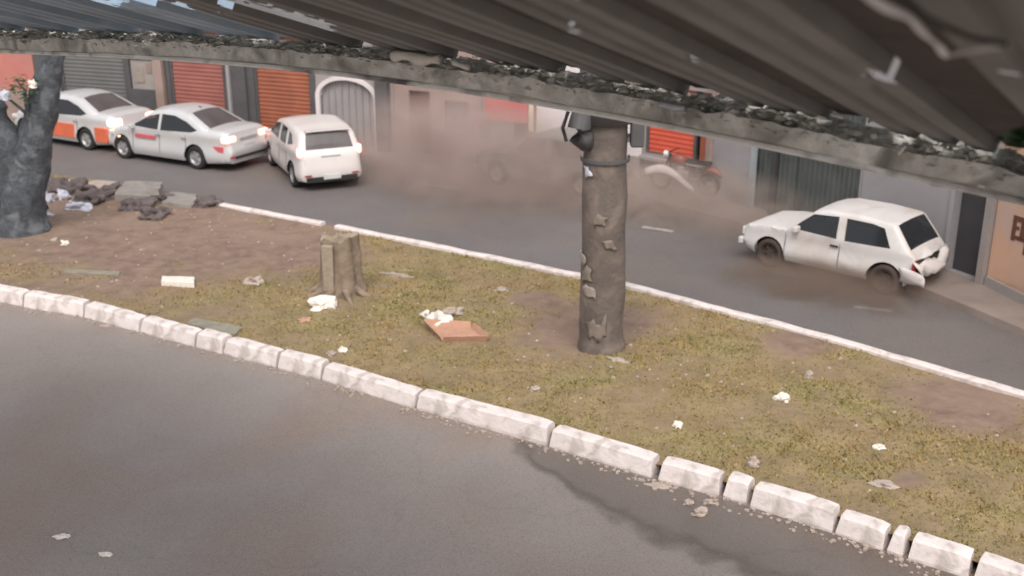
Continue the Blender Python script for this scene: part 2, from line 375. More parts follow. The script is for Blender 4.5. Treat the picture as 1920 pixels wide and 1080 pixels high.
geo = n.nodes.new("ShaderNodeNewGeometry"); rp = n.nodes.new("ShaderNodeValToRGB")
cr = rp.color_ramp; cr.elements[0].color = (.17, .145, .055, 1); cr.elements[1].color = (.36, .275, .15, 1)
e = cr.elements.new(.3); e.color = (.235, .185, .08, 1); e = cr.elements.new(.7); e.color = (.30, .23, .10, 1)
n.links.new(geo.outputs['Random Per Island'], rp.inputs[0])
tc = n.nodes.new("ShaderNodeTexCoord"); n4 = n.nodes.new("ShaderNodeTexNoise"); n4.inputs['Scale'].default_value = .8; n4.inputs['Detail'].default_value = 4
n.links.new(tc.outputs['Object'], n4.inputs['Vector']); rp2 = n.nodes.new("ShaderNodeValToRGB")
rp2.color_ramp.elements[0].position = .38; rp2.color_ramp.elements[0].color = (.85, 1.0, .7, 1); rp2.color_ramp.elements[1].position = .62; rp2.color_ramp.elements[1].color = (1.12, .93, .85, 1)
n.links.new(n4.outputs['Fac'], rp2.inputs[0]); mx = n.nodes.new("ShaderNodeMix"); mx.data_type = 'RGBA'; mx.blend_type = 'MULTIPLY'; mx.inputs[0].default_value = 1
n.links.new(rp.outputs[0], mx.inputs[6]); n.links.new(rp2.outputs[0], mx.inputs[7]); n.links.new(mx.outputs[2], b.inputs['Base Color'])
tag(mesh("grass", gv, gf, gm), "short dry olive and straw coloured grass covering the median", "grass", kind='stuff')
# ground pebbles and crumbs mixed in the median soil
pm = MB()
for _ in range(900):
    k = random.randrange(NA); a, b_ = rows[k]; p = a.lerp(b_, random.random())
    if not (-13 < p.x < 10): continue
    s_ = random.uniform(.012, .035)
    z = msurf(p.x, p.y); vs4 = [(p.x - s_, p.y, z), (p.x, p.y - s_, z), (p.x + s_ * 1.2, p.y, z), (p.x, p.y + s_, z), (p.x, p.y, z + s_ * .9)]
    pm.add(vs4, [(0, 1, 4), (1, 2, 4), (2, 3, 4), (3, 0, 4)])
tag(pm.build("gravel", M['stone']), "pale crumbs of gravel scattered through the median soil and grass", "gravel", kind='stuff')

# near kerb: every stone its own object
def kerbstone(px0, px1, label, h=.26, wd=.26, tilt=0.0, push=0.0, chip=.012):
    a = G(px0, interp(NK, px0)); b = G(px1, interp(NK, px1)); L = (b - a).length; d = (b - a).normalized()
    rz = math.atan2(d.y, d.x); nx = max(4, int(L / .12)); prof = [(0, -.06), (.0, .03), (.045, h - .035), (.075, h - .006), (wd - .03, h), (wd, h - .04), (wd, -.06)]
    vs = []; fs = []; m_ = len(prof); g = .022
    for i in range(nx + 1):
        x = g + (L - 2 * g) * i / nx; endf = 1 if i in (0, nx) else 0
        for (y, z) in prof:
            q = Vector((x + (.018 if i == 0 else -.018 if i == nx else 0) * (1 if z > h * .6 else 0), y + push, z - (.014 if endf and z > h * .6 else 0)))
            nv = noise.noise_vector(Vector((a.x + x * 1.0, a.y + y * 2, z * 3)) * 3.1)
            nv2 = noise.noise_vector(Vector((a.x + x, a.y + y, z)) * 11)
            vs.append(q + nv * chip + nv2 * chip * .7)
    for i in range(nx):
        for j in range(m_ - 1): fs.append((i * m_ + j, i * m_ + j + 1, (i + 1) * m_ + j + 1, (i + 1) * m_ + j))
    fs += [tuple(range(m_)), tuple(range(nx * m_, (nx + 1) * m_))[::-1]]
    o = mesh("kerb_stone", vs, [f[::-1] for f in fs], M['kerb'])
    o.location = a; o.rotation_euler = (0, tilt, rz)
    return tag(o, label, "kerb stone", "white painted kerb stones along the near road")
ks = [(-118, 44, "white kerb stone cut by the left edge of the photo"),
      (44, 158, "white kerb stone second from the left edge of the photo"),
      (158, 262, "weathered white kerb stone, third from the left edge of the photo"),
      (262, 366, "weathered white kerb stone just left of the small broken piece beside the grey plank"),
      (366, 418, "short broken white kerb piece directly below the grey plank"),
      (418, 518, "white kerb stone just right of the short piece below the grey plank"),
      (518, 602, "chipped white kerb stone below the white litter near the tree stump"),
      (602, 778, "long clean white kerb stone nearest below the cardboard tray"),
      (778, 1026, "longest white kerb stone, below and right of the cardboard tray"),
      (1026, 1222, "tall white kerb stone left of the pale rubble on the near road"),
      (1232, 1350, "short white kerb stone directly above the pale rubble on the road"),
      (1352, 1402, "very short wedge-like kerb piece between two longer stones right of the rubble"),
      (1404, 1563, "white kerb stone just right of the very short wedge piece"),
      (1563, 1658, "low white kerb stone beside the green grass patch"),
      (1660, 1694, "tiny broken kerb piece beside the green grass patch"),
      (1698, 1818, "cream kerb stone at the lower right, right of the tiny broken piece"),
      (1820, 1990, "kerb stone cut by the bottom right corner of the photo")]
rk = random.Random(3)
for a, b_, lab in ks:
    kerbstone(a, b_, lab, h=.26 + rk.uniform(-.02, .015), tilt=rk.uniform(-.012, .012), push=rk.uniform(-.02, .02), chip=.016 if a < 560 or 1340 < a < 1400 or 1650 < a < 1690 else .009)
# gutter silt beneath the near kerb
sm = MB()
for i in range(420):
    px = random.uniform(-60, 1950); g_ = G(px, interp(NK, px)) + perp * abs(random.gauss(0, .10)) + perp * .02; s_ = random.uniform(.008, .03)
    sm.box(g_ + Vector((0, 0, s_ * .3)), (s_ * 2, s_ * 1.5, s_), Matrix.Rotation(random.random() * 3, 3, 'Z'))
tag(sm.build("gravel", M['stone']), "loose crumbs along the foot of the near kerb", "gravel", kind='stuff')
# far kerb as a low continuous line
def lowkerb(poly, z0, z1, wd, m, name, label):
    pts = []
    L = line(poly)
    for a, b_ in zip(L, L[1:]):
        k = max(1, int((b_ - a).length / .25)); pts += [a.lerp(b_, i / k) for i in range(k)]
    pts.append(L[-1]); vs = []; fs = []
    for i, p in enumerate(pts):
        d = (pts[min(i + 1, len(pts) - 1)] - pts[max(i - 1, 0)]).normalized(); nn = Vector((d.y, -d.x, 0)); nn = nn if nn.y < 0 else -nn
        for (o_, z) in ((-.02, z0), (-.02, z1 - .01), (0, z1), (wd - .02, z1), (wd, z1 - .02), (wd, z0)):
            dz = noise.noise(p * 1.7) * .016 + noise.noise(p * 6) * .01
            if z == z0: dz = 0
            vs.append(p + nn * o_ + Vector((0, 0, z + dz)))
    for i in range(len(pts) - 1):
        for j in range(5): fs.append((i * 6 + j, i * 6 + j + 1, i * 6 + 7 + j, i * 6 + 6 + j))
    fs += [(0, 1, 2, 3, 4, 5), tuple((len(pts) - 1) * 6 + k for k in range(6))[::-1]]
    return tag(mesh(name, vs, fs, m), label, "kerb")
lowkerb([(398, 392), (500, 412), (610, 433)], -.02, .215, .15, M['kerb'], "low_kerb", "short run of white kerb between the broken slabs and the stump")
lowkerb([(636, 438), (860, 484), (1080, 530), (1175, 549), (1500, 636), (1700, 693), (1920, 759), (2150, 838)], -.02, .215, .15, M['kerb'], "low_kerb", "long thin white kerb passing behind the dark pole beside the far road")

for pts_ in ([(-900, 400), (-260, 506), (-122, 537)], [(1994, 1144), (2300, 1258)]):   # the kerb runs on past both sides of the picture
    kx = lowkerb(pts_, -.02, .25, .26, M['kerb'], "kerb", None); del kx['category']; struct(kx)
# ------------------------------------------------------------------ buildings
def wpt(px): return G(px, interp(WB, px), .14)
class Building:
    def __init__(s, name, label, cat, x0, x1):
        s.x0, s.x1 = x0, x1; s.o = wpt((x0 + x1) / 2); s.root = thing(name, label, cat, s.o)
    def slab(s, name, px0, px1, z0, z1, out0, out1, m, parent=None, bevel=0, tilt=None):
        a, b_ = wpt(px0), wpt(px1); d = (b_ - a).normalized(); n_ = Vector((d.y, -d.x, 0)); n_ = n_ if n_.y < 0 else -n_
        mb_ = MB(); mb_.prism([a + n_ * out1, b_ + n_ * out1, b_ + n_ * out0, a + n_ * out0], z0, z1)
        return mb_.build(name, m, parent or s.root, off=s.o, bevel=bevel)
    def z(s, px, py): return zfor(wpt(px), py)
    def shutter(s, name, px0, px1, z0, z1, m, out=.0, frame=M['darkw'], pitch=.12):
        a, b_ = wpt(px0), wpt(px1); d = (b_ - a).normalized(); n_ = Vector((d.y, -d.x, 0)); n_ = n_ if n_.y < 0 else -n_
        k = max(3, int((z1 - z0) / (pitch / 3))); vs = []; fs = []
        for i in range(k + 1):
            z = z0 + (z1 - z0) * i / k; o_ = out + .022 * (math.sin(2 * math.pi * (z - z0) / pitch))
            vs += [a + n_ * o_ + Vector((0, 0, z - a.z)), b_ + n_ * o_ + Vector((0, 0, z - b_.z))]
        for i in range(k): fs.append((2 * i, 2 * i + 1, 2 * i + 3, 2 * i + 2))
        sh = mesh(name, vs, fs, m, s.root, True, off=s.o)
        for q, e in ((a, 1), (b_, -1)):
            fr = MB(); fr.prism([q + d * e * .0 + n_ * (out + .05), q + d * e * .07 + n_ * (out + .05), q + d * e * .07 + n_ * (out - .04), q + n_ * (out - .04)], z0 - .02, z1); fr.build('side_rail', frame, sh, off=s.o)
        bb = MB(); bb.prism([a + n_ * (out + .06), b_ + n_ * (out + .06), b_ + n_ * (out - .04), a + n_ * (out - .04)], z0 - .05, z0 + .05)
        bb.build("bottom_rail", frame, sh, off=s.o)
        return sh
    def shell(s, wallm, hgt, openings=(), depth=6.0, roof=True, thick=.25):
        # front wall panels round the openings (px0, px1, z0, z1), then the body behind
        xs = sorted({s.x0, s.x1, *[w_[0] for w_ in WB if s.x0 < w_[0] < s.x1 and not any(o[0] < w_[0] < o[1] for o in openings)], *[o[0] for o in openings], *[o[1] for o in openings]})
        a, b_ = wpt(s.x0), wpt(s.x1); d = (b_ - a).normalized(); nb = Vector((-d.y, d.x, 0)); nb = nb if nb.y > 0 else -nb
        w_ = MB()
        for p, q in zip(xs, xs[1:]):
            m_ = (p + q) / 2; ops = [o for o in openings if o[0] <= m_ <= o[1]]
            A, B = wpt(p), wpt(q); dd = (B - A).normalized(); nn = Vector((dd.y, -dd.x, 0)); nn = nn if nn.y < 0 else -nn
            segs = [(0.0, hgt)] if not ops else [(0.0, ops[0][2]), (ops[0][3], hgt)]
            for z0, z1 in segs:
                if z1 - z0 > .01: w_.prism([A, B, B - nn * thick, A - nn * thick], z0, z1)
        w_.build("wall", wallm, s.root, off=s.o)
        body = MB()
        a2, b2 = a + nb * .9, b_ + nb * .9
        body.prism([a2 + d * .02, b2 - d * .02, b2 - d * .02 + nb * depth, a2 + d * .02 + nb * depth], .0, hgt - .02)
        body.prism([a + nb * thick + d * .02, a + nb * thick + d * .12, a2 + d * .12, a2 + d * .02], .0, hgt - .02)
        body.prism([b_ + nb * thick - d * .12, b_ + nb * thick - d * .02, b2 - d * .02, b2 - d * .12], .0, hgt - .02)
        body.build("rear_body", M['darkw'], s.root, off=s.o)
        if roof:
            r_ = MB(); r_.prism([a - nb * .18, b_ - nb * .18, b2 + nb * depth, a2 + nb * depth], hgt + .003, hgt + .12); r_.build("roof", M['roof'], s.root, off=s.o)

b = Building("shop_building", "salmon painted shop front behind the leaning trunk at the far left", "building", -380, 76)
b.shell(M['salmon'], 4.2); b.slab("plinth", -380, 76, .1, b.z(40, 168), .003, .05, M['pinkw'])
b = Building("shop_building", "dark grey shop with closed grey shutter behind the pale sedan", "building", 77, 320)
zt = b.z(200, 70)
b.shell(M['darkw'], 4.4, [(124, 244, .15, zt), (254, 300, 1.3, b.z(280, 112))])
b.shutter("roller_shutter", 124, 244, .15, zt, M['greysh'], -.12)
b.slab("notice_board", 256, 298, 1.3, b.z(280, 112), -.1, -.04, M['warmw'])
b.slab("poster", 262, 280, 1.5, b.z(280, 125), -.035, -.02, M['paper']); b.slab("poster", 284, 294, 1.8, b.z(280, 118), -.035, -.02, M['pinkw'])
b.slab("pilaster", 304, 319, .14, 4.3, .004, .14, M['pinkw']); b.slab("pilaster", 110, 123, .14, 4.3, .004, .12, M['warmw'])
b.slab("letter_panel", 170, 240, zt + .05, zt + .35, .003, .04, M['greyw'])
b = Building("shop_building", "low shop with two dull red roller shutters behind the silver sedan", "building", 321, 597)
zt = b.z(400, 60)
b.shell(M['darkw'], 4.5, [(328, 428, .15, zt), (484, 588, .15, zt)])
b.shutter("roller_shutter", 328, 428, .15, zt, M['redsh'], -.10); sh = b.shutter("roller_shutter", 484, 588, .15, zt, M['rustsh'], -.10)
b.slab("pilaster", 434, 472, .14, 4.4, .004, .12, M['darkw']); b.slab("downpipe", 441, 446, .14, 4.4, .124, .2, M['greyw'])
b = Building("arched_gate_house", "pale house front with a round-arched grey gate right of the red shutters", "building", 598, 741)
# arched opening
def arch_front(B, px0, px1, wallm, gatem):
    a, c = wpt(px0), wpt(px1); d = (c - a).normalized(); L = (c - a).length; n_ = Vector((d.y, -d.x, 0)); n_ = n_ if n_.y < 0 else -n_
    zt = B.z((px0 + px1) / 2, 150); spring = max(.6, zt - L / 2 * .55)
    pts = [(0, .14)] + [(L / 2 - L / 2 * math.cos(t), spring + (zt - spring) * math.sin(t)) for t in [math.pi * i / 16 for i in range(17)]] + [(L, .14)]
    vs = [a + d * x + n_ * (-.1) + Vector((0, 0, z - a.z)) for x, z in pts]
    g_ = mesh("arched_gate", vs, [tuple(range(len(vs)))], gatem, B.root, off=B.o)
    vs = []; fs = []
    for k, (x, z) in enumerate(pts):
        cx, cz = L / 2, spring; dx, dz = x - cx, z - cz; q = math.hypot(dx, dz) or 1; e = .14
        xo, zo = (x + dx / q * e, z + dz / q * e) if z > spring else (x + (-e if x < cx else e), z)
        for (xx, zz, oo) in ((x, z, -.1), (x, z, .06), (xo, zo, .06), (xo, zo, -.02)): vs.append(a + d * xx + n_ * oo + Vector((0, 0, zz - a.z)))
    for k in range(len(pts) - 1):
        for j in range(3): fs.append((4 * k + j, 4 * k + 4 + j, 4 * k + 5 + j, 4 * k + 1 + j))
    mesh("arch_trim", vs, fs, M['brightw'], B.root, off=B.o)
    bars = MB()
    for i in range(1, 8):
        x = L * i / 8; zz = spring + (zt - spring) * math.sqrt(max(0, 1 - ((x - L / 2) / (L / 2)) ** 2))
        p = a + d * x + n_ * (-.07); bars.tube([p + Vector((0, 0, 0)), p + Vector((0, 0, zz - a.z - .03))], .02, 6)
    bars.build("bars", M['warmw'], g_, off=B.o)
    # wall built as columns round the arch
    wv = MB(); ns = 24
    for i in range(ns):
        x0, x1 = L * i / ns, L * (i + 1) / ns; xm = (x0 + x1) / 2
        zz = spring + (zt - spring) * math.sqrt(max(0, 1 - ((xm - L / 2) / (L / 2)) ** 2)) + .05
        A, Bq = a + d * x0, a + d * x1; wv.prism([A, Bq, Bq - n_ * .25, A - n_ * .25], zz, 4.4)
    wv.build("arch_wall", wallm, B.root, off=B.o)
b.shell(M['warmw'], 4.4, [(606, 706, .0, 4.39)], thick=.25)
arch_front(b, 606, 706, M['warmw'], M['greyw'])
b.slab("pilaster", 714, 736, .14, 4.3, .004, .22, M['darkw'])
b = Building("house_front", "dusty brownish pink house front half hidden by the dust cloud", "building", 742, 904)
zt = b.z(830, 150)
b.shell(M['pinkw'], 4.4, [(836, 880, .9, b.z(850, 190)), (770, 808, .14, b.z(780, 170))])
b.slab("window", 836, 880, .9, b.z(850, 190), -.14, -.1, M['greysh']); b.slab("sill", 832, 884, .84, .9, -.02, .12, M['greyw']); b.slab("door", 770, 808, .14, b.z(780, 170), -.15, -.1, M['brown'])
b = Building("red_front_shop", "small shop with a bright red upper front left of the white wall", "building", 905, 1004)
zt = b.z(940, 226)
b.shell(M['warmw'], 4.4, [(964, 996, .14, b.z(980, 196))])
b.slab("sign_panel", 912, 1002, zt, b.z(940, 120), .004, .12, M['redsign']); b.slab("door", 964, 996, .14, b.z(980, 196), -.14, -.1, M['brown'])
b.slab("corner_post", 997, 1004, b.z(1000, 244), 4.2, .124, .2, M['yellow'])
b = Building("white_wall_house", "bright white house wall behind the dark pole", "building", 1005, 1201)
b.shell(M['brightw'], 4.4, [(1168, 1182, 1.0, b.z(1175, 250))]); b.slab("window", 1168, 1182, 1.0, b.z(1175, 250), -.14, -.1, M['greysh'])
b.slab("plinth", 1005, 1201, .14, .7, .004, .04, M['warmw'])
b = Building("orange_shutter_shop", "shop with orange red shutter above a low grey wall right of the dark pole", "building", 1202, 1331)
z0, z1 = b.z(1265, 296), b.z(1265, 165)
b.shell(M['warmw'], 4.4, [(1208, 1322, z0, z1)])
b.shutter("roller_shutter", 1208, 1300, z0, z1, M['orsh'], -.06); b.slab("side_panel", 1306, 1322, z0, z1, -.1, -.03, M['rustsh'])
b.slab("counter", 1204, 1326, z0 - .14, z0 - .06, .004, .16, M['greyw']); b.slab("pilaster", 1324, 1332, .14, 4.3, .006, .1, M['pinkw'])
b = Building("garage_house", "grey house with a wide dark gated garage opening behind the old hatchback's bonnet", "building", 1332, 1604)
zt = b.z(1500, 175)
b.shell(M['greyw'], 4.4, [(1402, 1600, .14, zt)])
b.slab("garage_door", 1402, 1600, .15, zt, -.2, -.15, M['gate'])
for px in (1402, 1440): b.slab("gate_post", px, px + 8, .14, zt, -.05, .03, M['gatepost'] if px < 1420 else M['doorm'])
b.slab("gate_leaf", 1450, 1480, .3, zt, -.13, -.09, M['gatepost'].copy() if False else M['gate'])
gb = MB()
for px in range(1412, 1600, 9):
    p = wpt(px) + Vector((0, -.06, 0)) ; gb.tube([p + Vector((0, .12, 0)), p + Vector((0, .12, zt - .2))], .012, 6)
gb.build("gate_bars", M['gate'], b.root, off=b.o)
b = Building("white_house", "pale grey white wall with a tall dark doorway behind the old hatchback's tail", "building", 1605, 1846)
zt = b.z(1800, 300)
b.shell(M['greyw'], 4.4, [(1774, 1834, .15, zt)])
b.slab("door", 1774, 1834, .15, zt, -.22, -.17, M['doorm']); b.slab("door_frame", 1767, 1774, .14, zt, .004, .05, M['greyw']); b.slab("pilaster", 1836, 1847, .14, 4.3, .006, .12, M['warmw'])
b.slab("plinth", 1605, 1768, .14, .62, .004, .035, M['warmw']); b.slab("fixture", 1650, 1664, b.z(1650, 322), b.z(1650, 316), .003, .05, M['darkw']); b.slab("vent", 1728, 1745, b.z(1730, 344), b.z(1730, 337), .003, .03, M['darkw'])
b = Building("peach_house", "peach rendered house with a dark brown square mark at the right edge", "building", 1848, 2300)
b.shell(M['peach'], 4.6)
b.slab("plinth", 1850, 2290, .1, .32, .004, .06, M['warmw'])
# the dark brown mark painted on the peach wall: blocky sign with drips
mk = MB(); 
a, c = wpt(1880), wpt(1922); d = (c - a).normalized(); n_ = Vector((d.y, -d.x, 0)); n_ = n_ if n_.y < 0 else -n_; L = (c - a).length
za, zb = b.z(1895, 470), b.z(1895, 408); hz = zb - za
for (x0, x1, y0, y1) in [(0, .16, .25, 1), (.16, .85, .84, 1), (.36, .55, .35, .84), (.72, .9, .1, .84), (.16, .72, .3, .42), (.55, .72, .58, .68), (.16, .30, .60, .70), (.6, .72, -.05, .3)]:
    mk.prism([a + d * L * x0 + n_ * .012, a + d * L * x1 + n_ * .012, a + d * L * x1 + n_ * .003, a + d * L * x0 + n_ * .003], za + hz * y0, za + hz * y1)
mk.build("painted_mark", M['brown'], b.root, off=b.o)
# a door in front of bare left of peach house
# ------------------------------------------------------------------ cars
def inside(p, poly):
    r = False; n_ = len(poly); j = n_ - 1
    for i in range(n_):
        if (poly[i][1] > p[1]) != (poly[j][1] > p[1]) and p[0] < (poly[j][0] - poly[i][0]) * (p[1] - poly[i][1]) / (poly[j][1] - poly[i][1]) + poly[i][0]: r = not r
        j = i
    return r
def dens(pts, st_=.07, closed=False):
    out = []; src = list(zip(pts, pts[1:] + ([pts[0]] if closed else []))) if closed else list(zip(pts, pts[1:]))
    for a, b_ in src:
        k = max(1, int(math.hypot(b_[0] - a[0], b_[1] - a[1]) / st_))
        out += [(a[0] + (b_[0] - a[0]) * i / k, a[1] + (b_[1] - a[1]) * i / k) for i in range(k)]
    if not closed: out.append(pts[-1])
    return out
def segd(p, a, b_):
    ax, ay = a; bx, by = b_; dx, dy = bx - ax, by - ay; t = max(0, min(1, ((p[0] - ax) * dx + (p[1] - ay) * dy) / (dx * dx + dy * dy + 1e-9)))
    return math.hypot(p[0] - ax - t * dx, p[1] - ay - t * dy)
def cdt(outer, holes, pts):
    vs = [Vector(p) for p in outer]; ed = [(i, (i + 1) % len(outer)) for i in range(len(outer))]
    for h in holes:
        k = len(vs); vs += [Vector(p) for p in h]; ed += [(k + i, k + (i + 1) % len(h)) for i in range(len(h))]
    vs += [Vector(p) for p in pts]
    r = delaunay_2d_cdt(vs, ed, [], 0, 1e-5); V, Fc = r[0], r[2]; out = []
    for f in Fc:
        c = sum((V[i] for i in f), Vector((0, 0))) / len(f)
        if inside(c, outer) and not any(inside(c, h) for h in holes): out.append(tuple(f))
    return V, out
def make_car(name, label, cat, loc, yaw, spec, paint, glassm, wheelm=None, tail='off', group=None, tyre=None, missing=()):
    """spec: up = list of (x, z, kind-of-segment-after), belt z, W, wheels (xf, xr, r), windows, base z"""
    t = thing(name, label, cat, loc, yaw, group)
    up = spec['up']; W = spec['W']; belt = spec['belt']; zb = spec['zb']; xf, xr, r = spec['wheels']; xs = [p[0] for p in up]
    x0, x1 = min(xs), max(xs); ztop = max(p[1] for p in up); Lh = (x1 - x0) / 2; cx = (x1 + x0) / 2; tumble = spec.get('tumble', .20)
    top = []; kinds = []
    for a, b_ in zip(up, up[1:]):
        k = max(1, int(math.hypot(b_[0] - a[0], b_[1] - a[1]) / .09))
        for i in range(k): top.append((a[0] + (b_[0] - a[0]) * i / k, a[1] + (b_[1] - a[1]) * i / k)); kinds.append(a[2])
    top.append(up[-1][:2]); rr = spec.get('round', .08)
    ra = r + .055
    bot = []
    def arch(cx_, rev):
        pts = []
        for i in range(15):
            a = math.pi * i / 14; pts.append((cx_ - ra * math.cos(a), max(zb, r - .0 + ra * math.sin(a) * 1.0)))
        return pts
    bot = [(xr - ra, zb)] + arch(xr, 0) + [(xr + ra, zb), (xf - ra, zb)] + arch(xf, 0) + [(xf + ra, zb)]
    outer = dens([up[-1][:2]], .07) + []
    outer = [up[-1][:2]] + dens(bot, .08) + [up[0][:2]]
    full = outer + [p for p in top[1:-1]]
    tl = top
    wins = spec['windows']
    def hw(x, z, d=None):
        u = abs((x - cx) / Lh); y = W * (1 - .13 * u ** 5)
        if z > belt: y -= tumble * ((z - belt) / (ztop - belt)) ** 1.1
        if z < belt: y += .018 * math.sin(max(0, (z - zb)) / (belt - zb) * math.pi * 2) ; 
        if z < zb + .15: y -= .05 * (1 - (z - zb) / .15)
        if d is None: d = min(segd((x, z), a, b_) for a, b_ in zip(tl, tl[1:]))
        if d < rr: y -= rr * (1 - math.sqrt(max(0, 1 - (1 - d / rr) ** 2)))
        return y
    grid = []
    k = 0
    x = x0
    while x < x1:
        z = zb
        while z < ztop:
            d = min(segd((x, z), a, b_) for a, b_ in zip(tl, tl[1:]))
            if d > .03 and inside((x, z), full) and not any(inside((x, z), h) for h in wins): grid.append((x, z))
            z += .085
        x += .10
    cxm = [(x0 + x1) / 2, (zb + belt) / 2]
    for (px, pz) in top[1:-1]:   # rings for the rounded shoulder
        v = Vector((cx - px, .55 - pz)).normalized()
        for q in (.02, .045): 
            pp = (px + v.x * q, pz + v.y * q)
            if inside(pp, full) and not any(inside(pp, h) for h in wins): grid.append(pp)
    wd = [dens(h, .1, True) for h in wins]
    V, Fc = cdt(full, wd, grid)
    yv = [hw(v.x, v.y) for v in V]
    bd = MB()
    bd.add([(v.x, y, v.y) for v, y in zip(V, yv)], Fc); bd.add([(v.x, -y, v.y) for v, y in zip(V, yv)], [f[::-1] for f in Fc])
    # window reveals
    for h in wd:
        for sgn in (1, -1):
            vs = []
            for p in h: y = hw(*p); vs += [(p[0], sgn * y, p[1]), (p[0], sgn * (y - .03), p[1])]
            n_ = len(h); bd.add(vs, [(2 * i, 2 * ((i + 1) % n_), 2 * ((i + 1) % n_) + 1, 2 * i + 1) for i in range(n_)])
    cols = [-1, -.9, -.82, -.5, 0, .5, .82, .9, 1]
    gl = {}
    for i in range(len(top) - 1):
        a, b_ = top[i], top[i + 1]; kd = kinds[i]; nx, nz = -(b_[1] - a[1]), (b_[0] - a[0]); q = math.hypot(nx, nz) or 1; nx, nz = nx / q, nz / q
        if nz < 0 and abs(nz) > abs(nx): nx, nz = -nx, -nz
        row = []
        for (p, j) in ((a, i), (b_, i + 1)):
            # normal averaged roughly: use outward from the body centre
            e = hw(p[0], p[1], 0.0); row.append([(p[0] + (.0), c_ * e, p[1] + spec.get('crown', .035) * (1 - c_ * c_) * (1 if .35 < p[1] else .3) * (1 if abs(p[0] - cx) < Lh * .93 else 0)) for c_ in cols])
        for c_ in range(len(cols) - 1):
            quad = [row[0][c_], row[1][c_], row[1][c_ + 1], row[0][c_ + 1]]
            mid = (cols[c_] + cols[c_ + 1]) / 2
            if kd in ('windshield', 'rear_window') and abs(mid) < .9:
                gl.setdefault(kd, MB()).add([(p[0], p[1], p[2] - .012) for p in quad], [(0, 3, 2, 1)])
            else: bd.add(quad, [(0, 3, 2, 1)])
    body = bd.build("body", paint, t, smooth=True)
    bm = bmesh.new(); bm.from_mesh(body.data); bmesh.ops.remove_doubles(bm, verts=bm.verts, dist=.003); bmesh.ops.recalc_face_normals(bm, faces=bm.faces); bm.to_mesh(body.data); bm.free()
    body.data.shade_smooth()
    try: body.data.set_sharp_from_angle(angle=R(38))
    except Exception: pass
    for kd, g_ in gl.items():
        if kd in missing: continue
        g_.build(kd, glassm if kd == 'windshield' else spec.get('rearglass', glassm), t, smooth=True)
    for h in wd:
        for sgn in (1, -1):
            V2, F2 = cdt(h, [], []); mesh("window", [(v.x, sgn * (hw(v.x, v.y) - .022), v.y) for v in V2], [f if sgn > 0 else f[::-1] for f in F2], glassm, t)
    # cabin and underside
    ub = MB(); ub.box((cx, 0, (zb + belt) / 2 - .02), ((x1 - x0) - .5, 2 * W - .52, belt - zb - .08)); ub.box((cx, 0, zb + .06), ((xf - xr) - 2 * ra - .04, 2 * W - .2, .1))
    ub.build("underbody", M['dark'], t)
    for sx, nm in ((spec['seatx'], "seat"), (spec['seatx'] - .85, "seat")):
        for sy in (.36, -.36):
            s_ = MB(); s_.box((sx, sy, belt + .08), (.14, .46, .42), Matrix.Rotation(-.2, 3, 'Y')); s_.box((sx - .05, sy, belt + .33), (.09, .24, .14)); s_.build(nm, M['dark'], t, bevel=.03)
    for wx in (xf, xr):
        for sy in (1, -1):
            k = wx, sy
            wy = sy * (W - .11)
            ty = MB(); hwid = .095
            ty.lathe_y([(r * .62, -hwid), (r * .92, -hwid), (r * .99, -hwid * .7), (r, 0), (r * .99, hwid * .7), (r * .92, hwid), (r * .62, hwid), (r * .62, -hwid)], 28)
            wh = bpy.data.objects.new("wheel", None); C.objects.link(wh); wh.parent = t; wh.location = (wx, wy, r); wh.empty_display_size = .1
            ty.build("tyre", tyre or M['black'], wh, smooth=True)
            rm = MB(); rm.lathe_y([(0, sy * .07), (r * .14, sy * .075), (r * .16, sy * .05), (r * .5, sy * .035), (r * .6, sy * .085), (r * .63, sy * .09)], 24)
            for a in range(5):
                an = a * 2 * math.pi / 5; rm.box((math.cos(an) * r * .34, sy * .06, math.sin(an) * r * .34), (r * .5, .03, r * .13), Matrix.Rotation(-an, 3, 'Y'))
            rm.build("rim", wheelm or M['rim'], wh, smooth=False)
    # lamps, trim
    for sy in (1, -1):
        for (nm, c, d, m_) in spec.get('lamps', []):
            l = MB(); l.box((c[0], sy * c[1], c[2]), d); l.build(nm, m_, t, bevel=min(d) * .3)
        if 'mirror' in spec:
            l = MB(); l.box((spec['mirror'][0], sy * (W + .05), spec['mirror'][1]), (.12, .18, .12)); l.build("wing_mirror", paint, t, bevel=.03)
        for hx in spec.get('handles', []):
            l = MB(); l.box((hx, sy * (W + .012), belt - .10), (.17, .03, .035)); l.build("door_handle", spec.get('handlem', M['chrome']), t, bevel=.01)
    for sy in (1, -1):
        for sx in spec.get('seams', []):
            sm_ = MB(); zz = zb + .1
            while zz < belt - .03:
                sm_.box((sx, sy * (hw(sx, zz) + .001), zz + .025), (.012, .006, .052)); zz += .05
            sm_.build("door_seam", M['dark'], t)
    for (nm, c, d, m_) in spec.get('extra', []):
        l = MB(); l.box(c, d); l.build(nm, m_, t, bevel=min(d) * .25)
    return t
def place(front_px, rear_px, xf, xr, W, yaw_add=0.0, from_rear=False):
    A, B = G(*front_px), G(*rear_px); d = (A - B).normalized(); ang = math.atan2(d.y, d.x) + yaw_add
    fx = Vector((math.cos(ang), math.sin(ang), 0)); left = Vector((-fx.y, fx.x, 0))
    mid = (A + B) / 2; c = mid - left * (W - .05) - fx * ((xf + xr) / 2)
    return c, ang

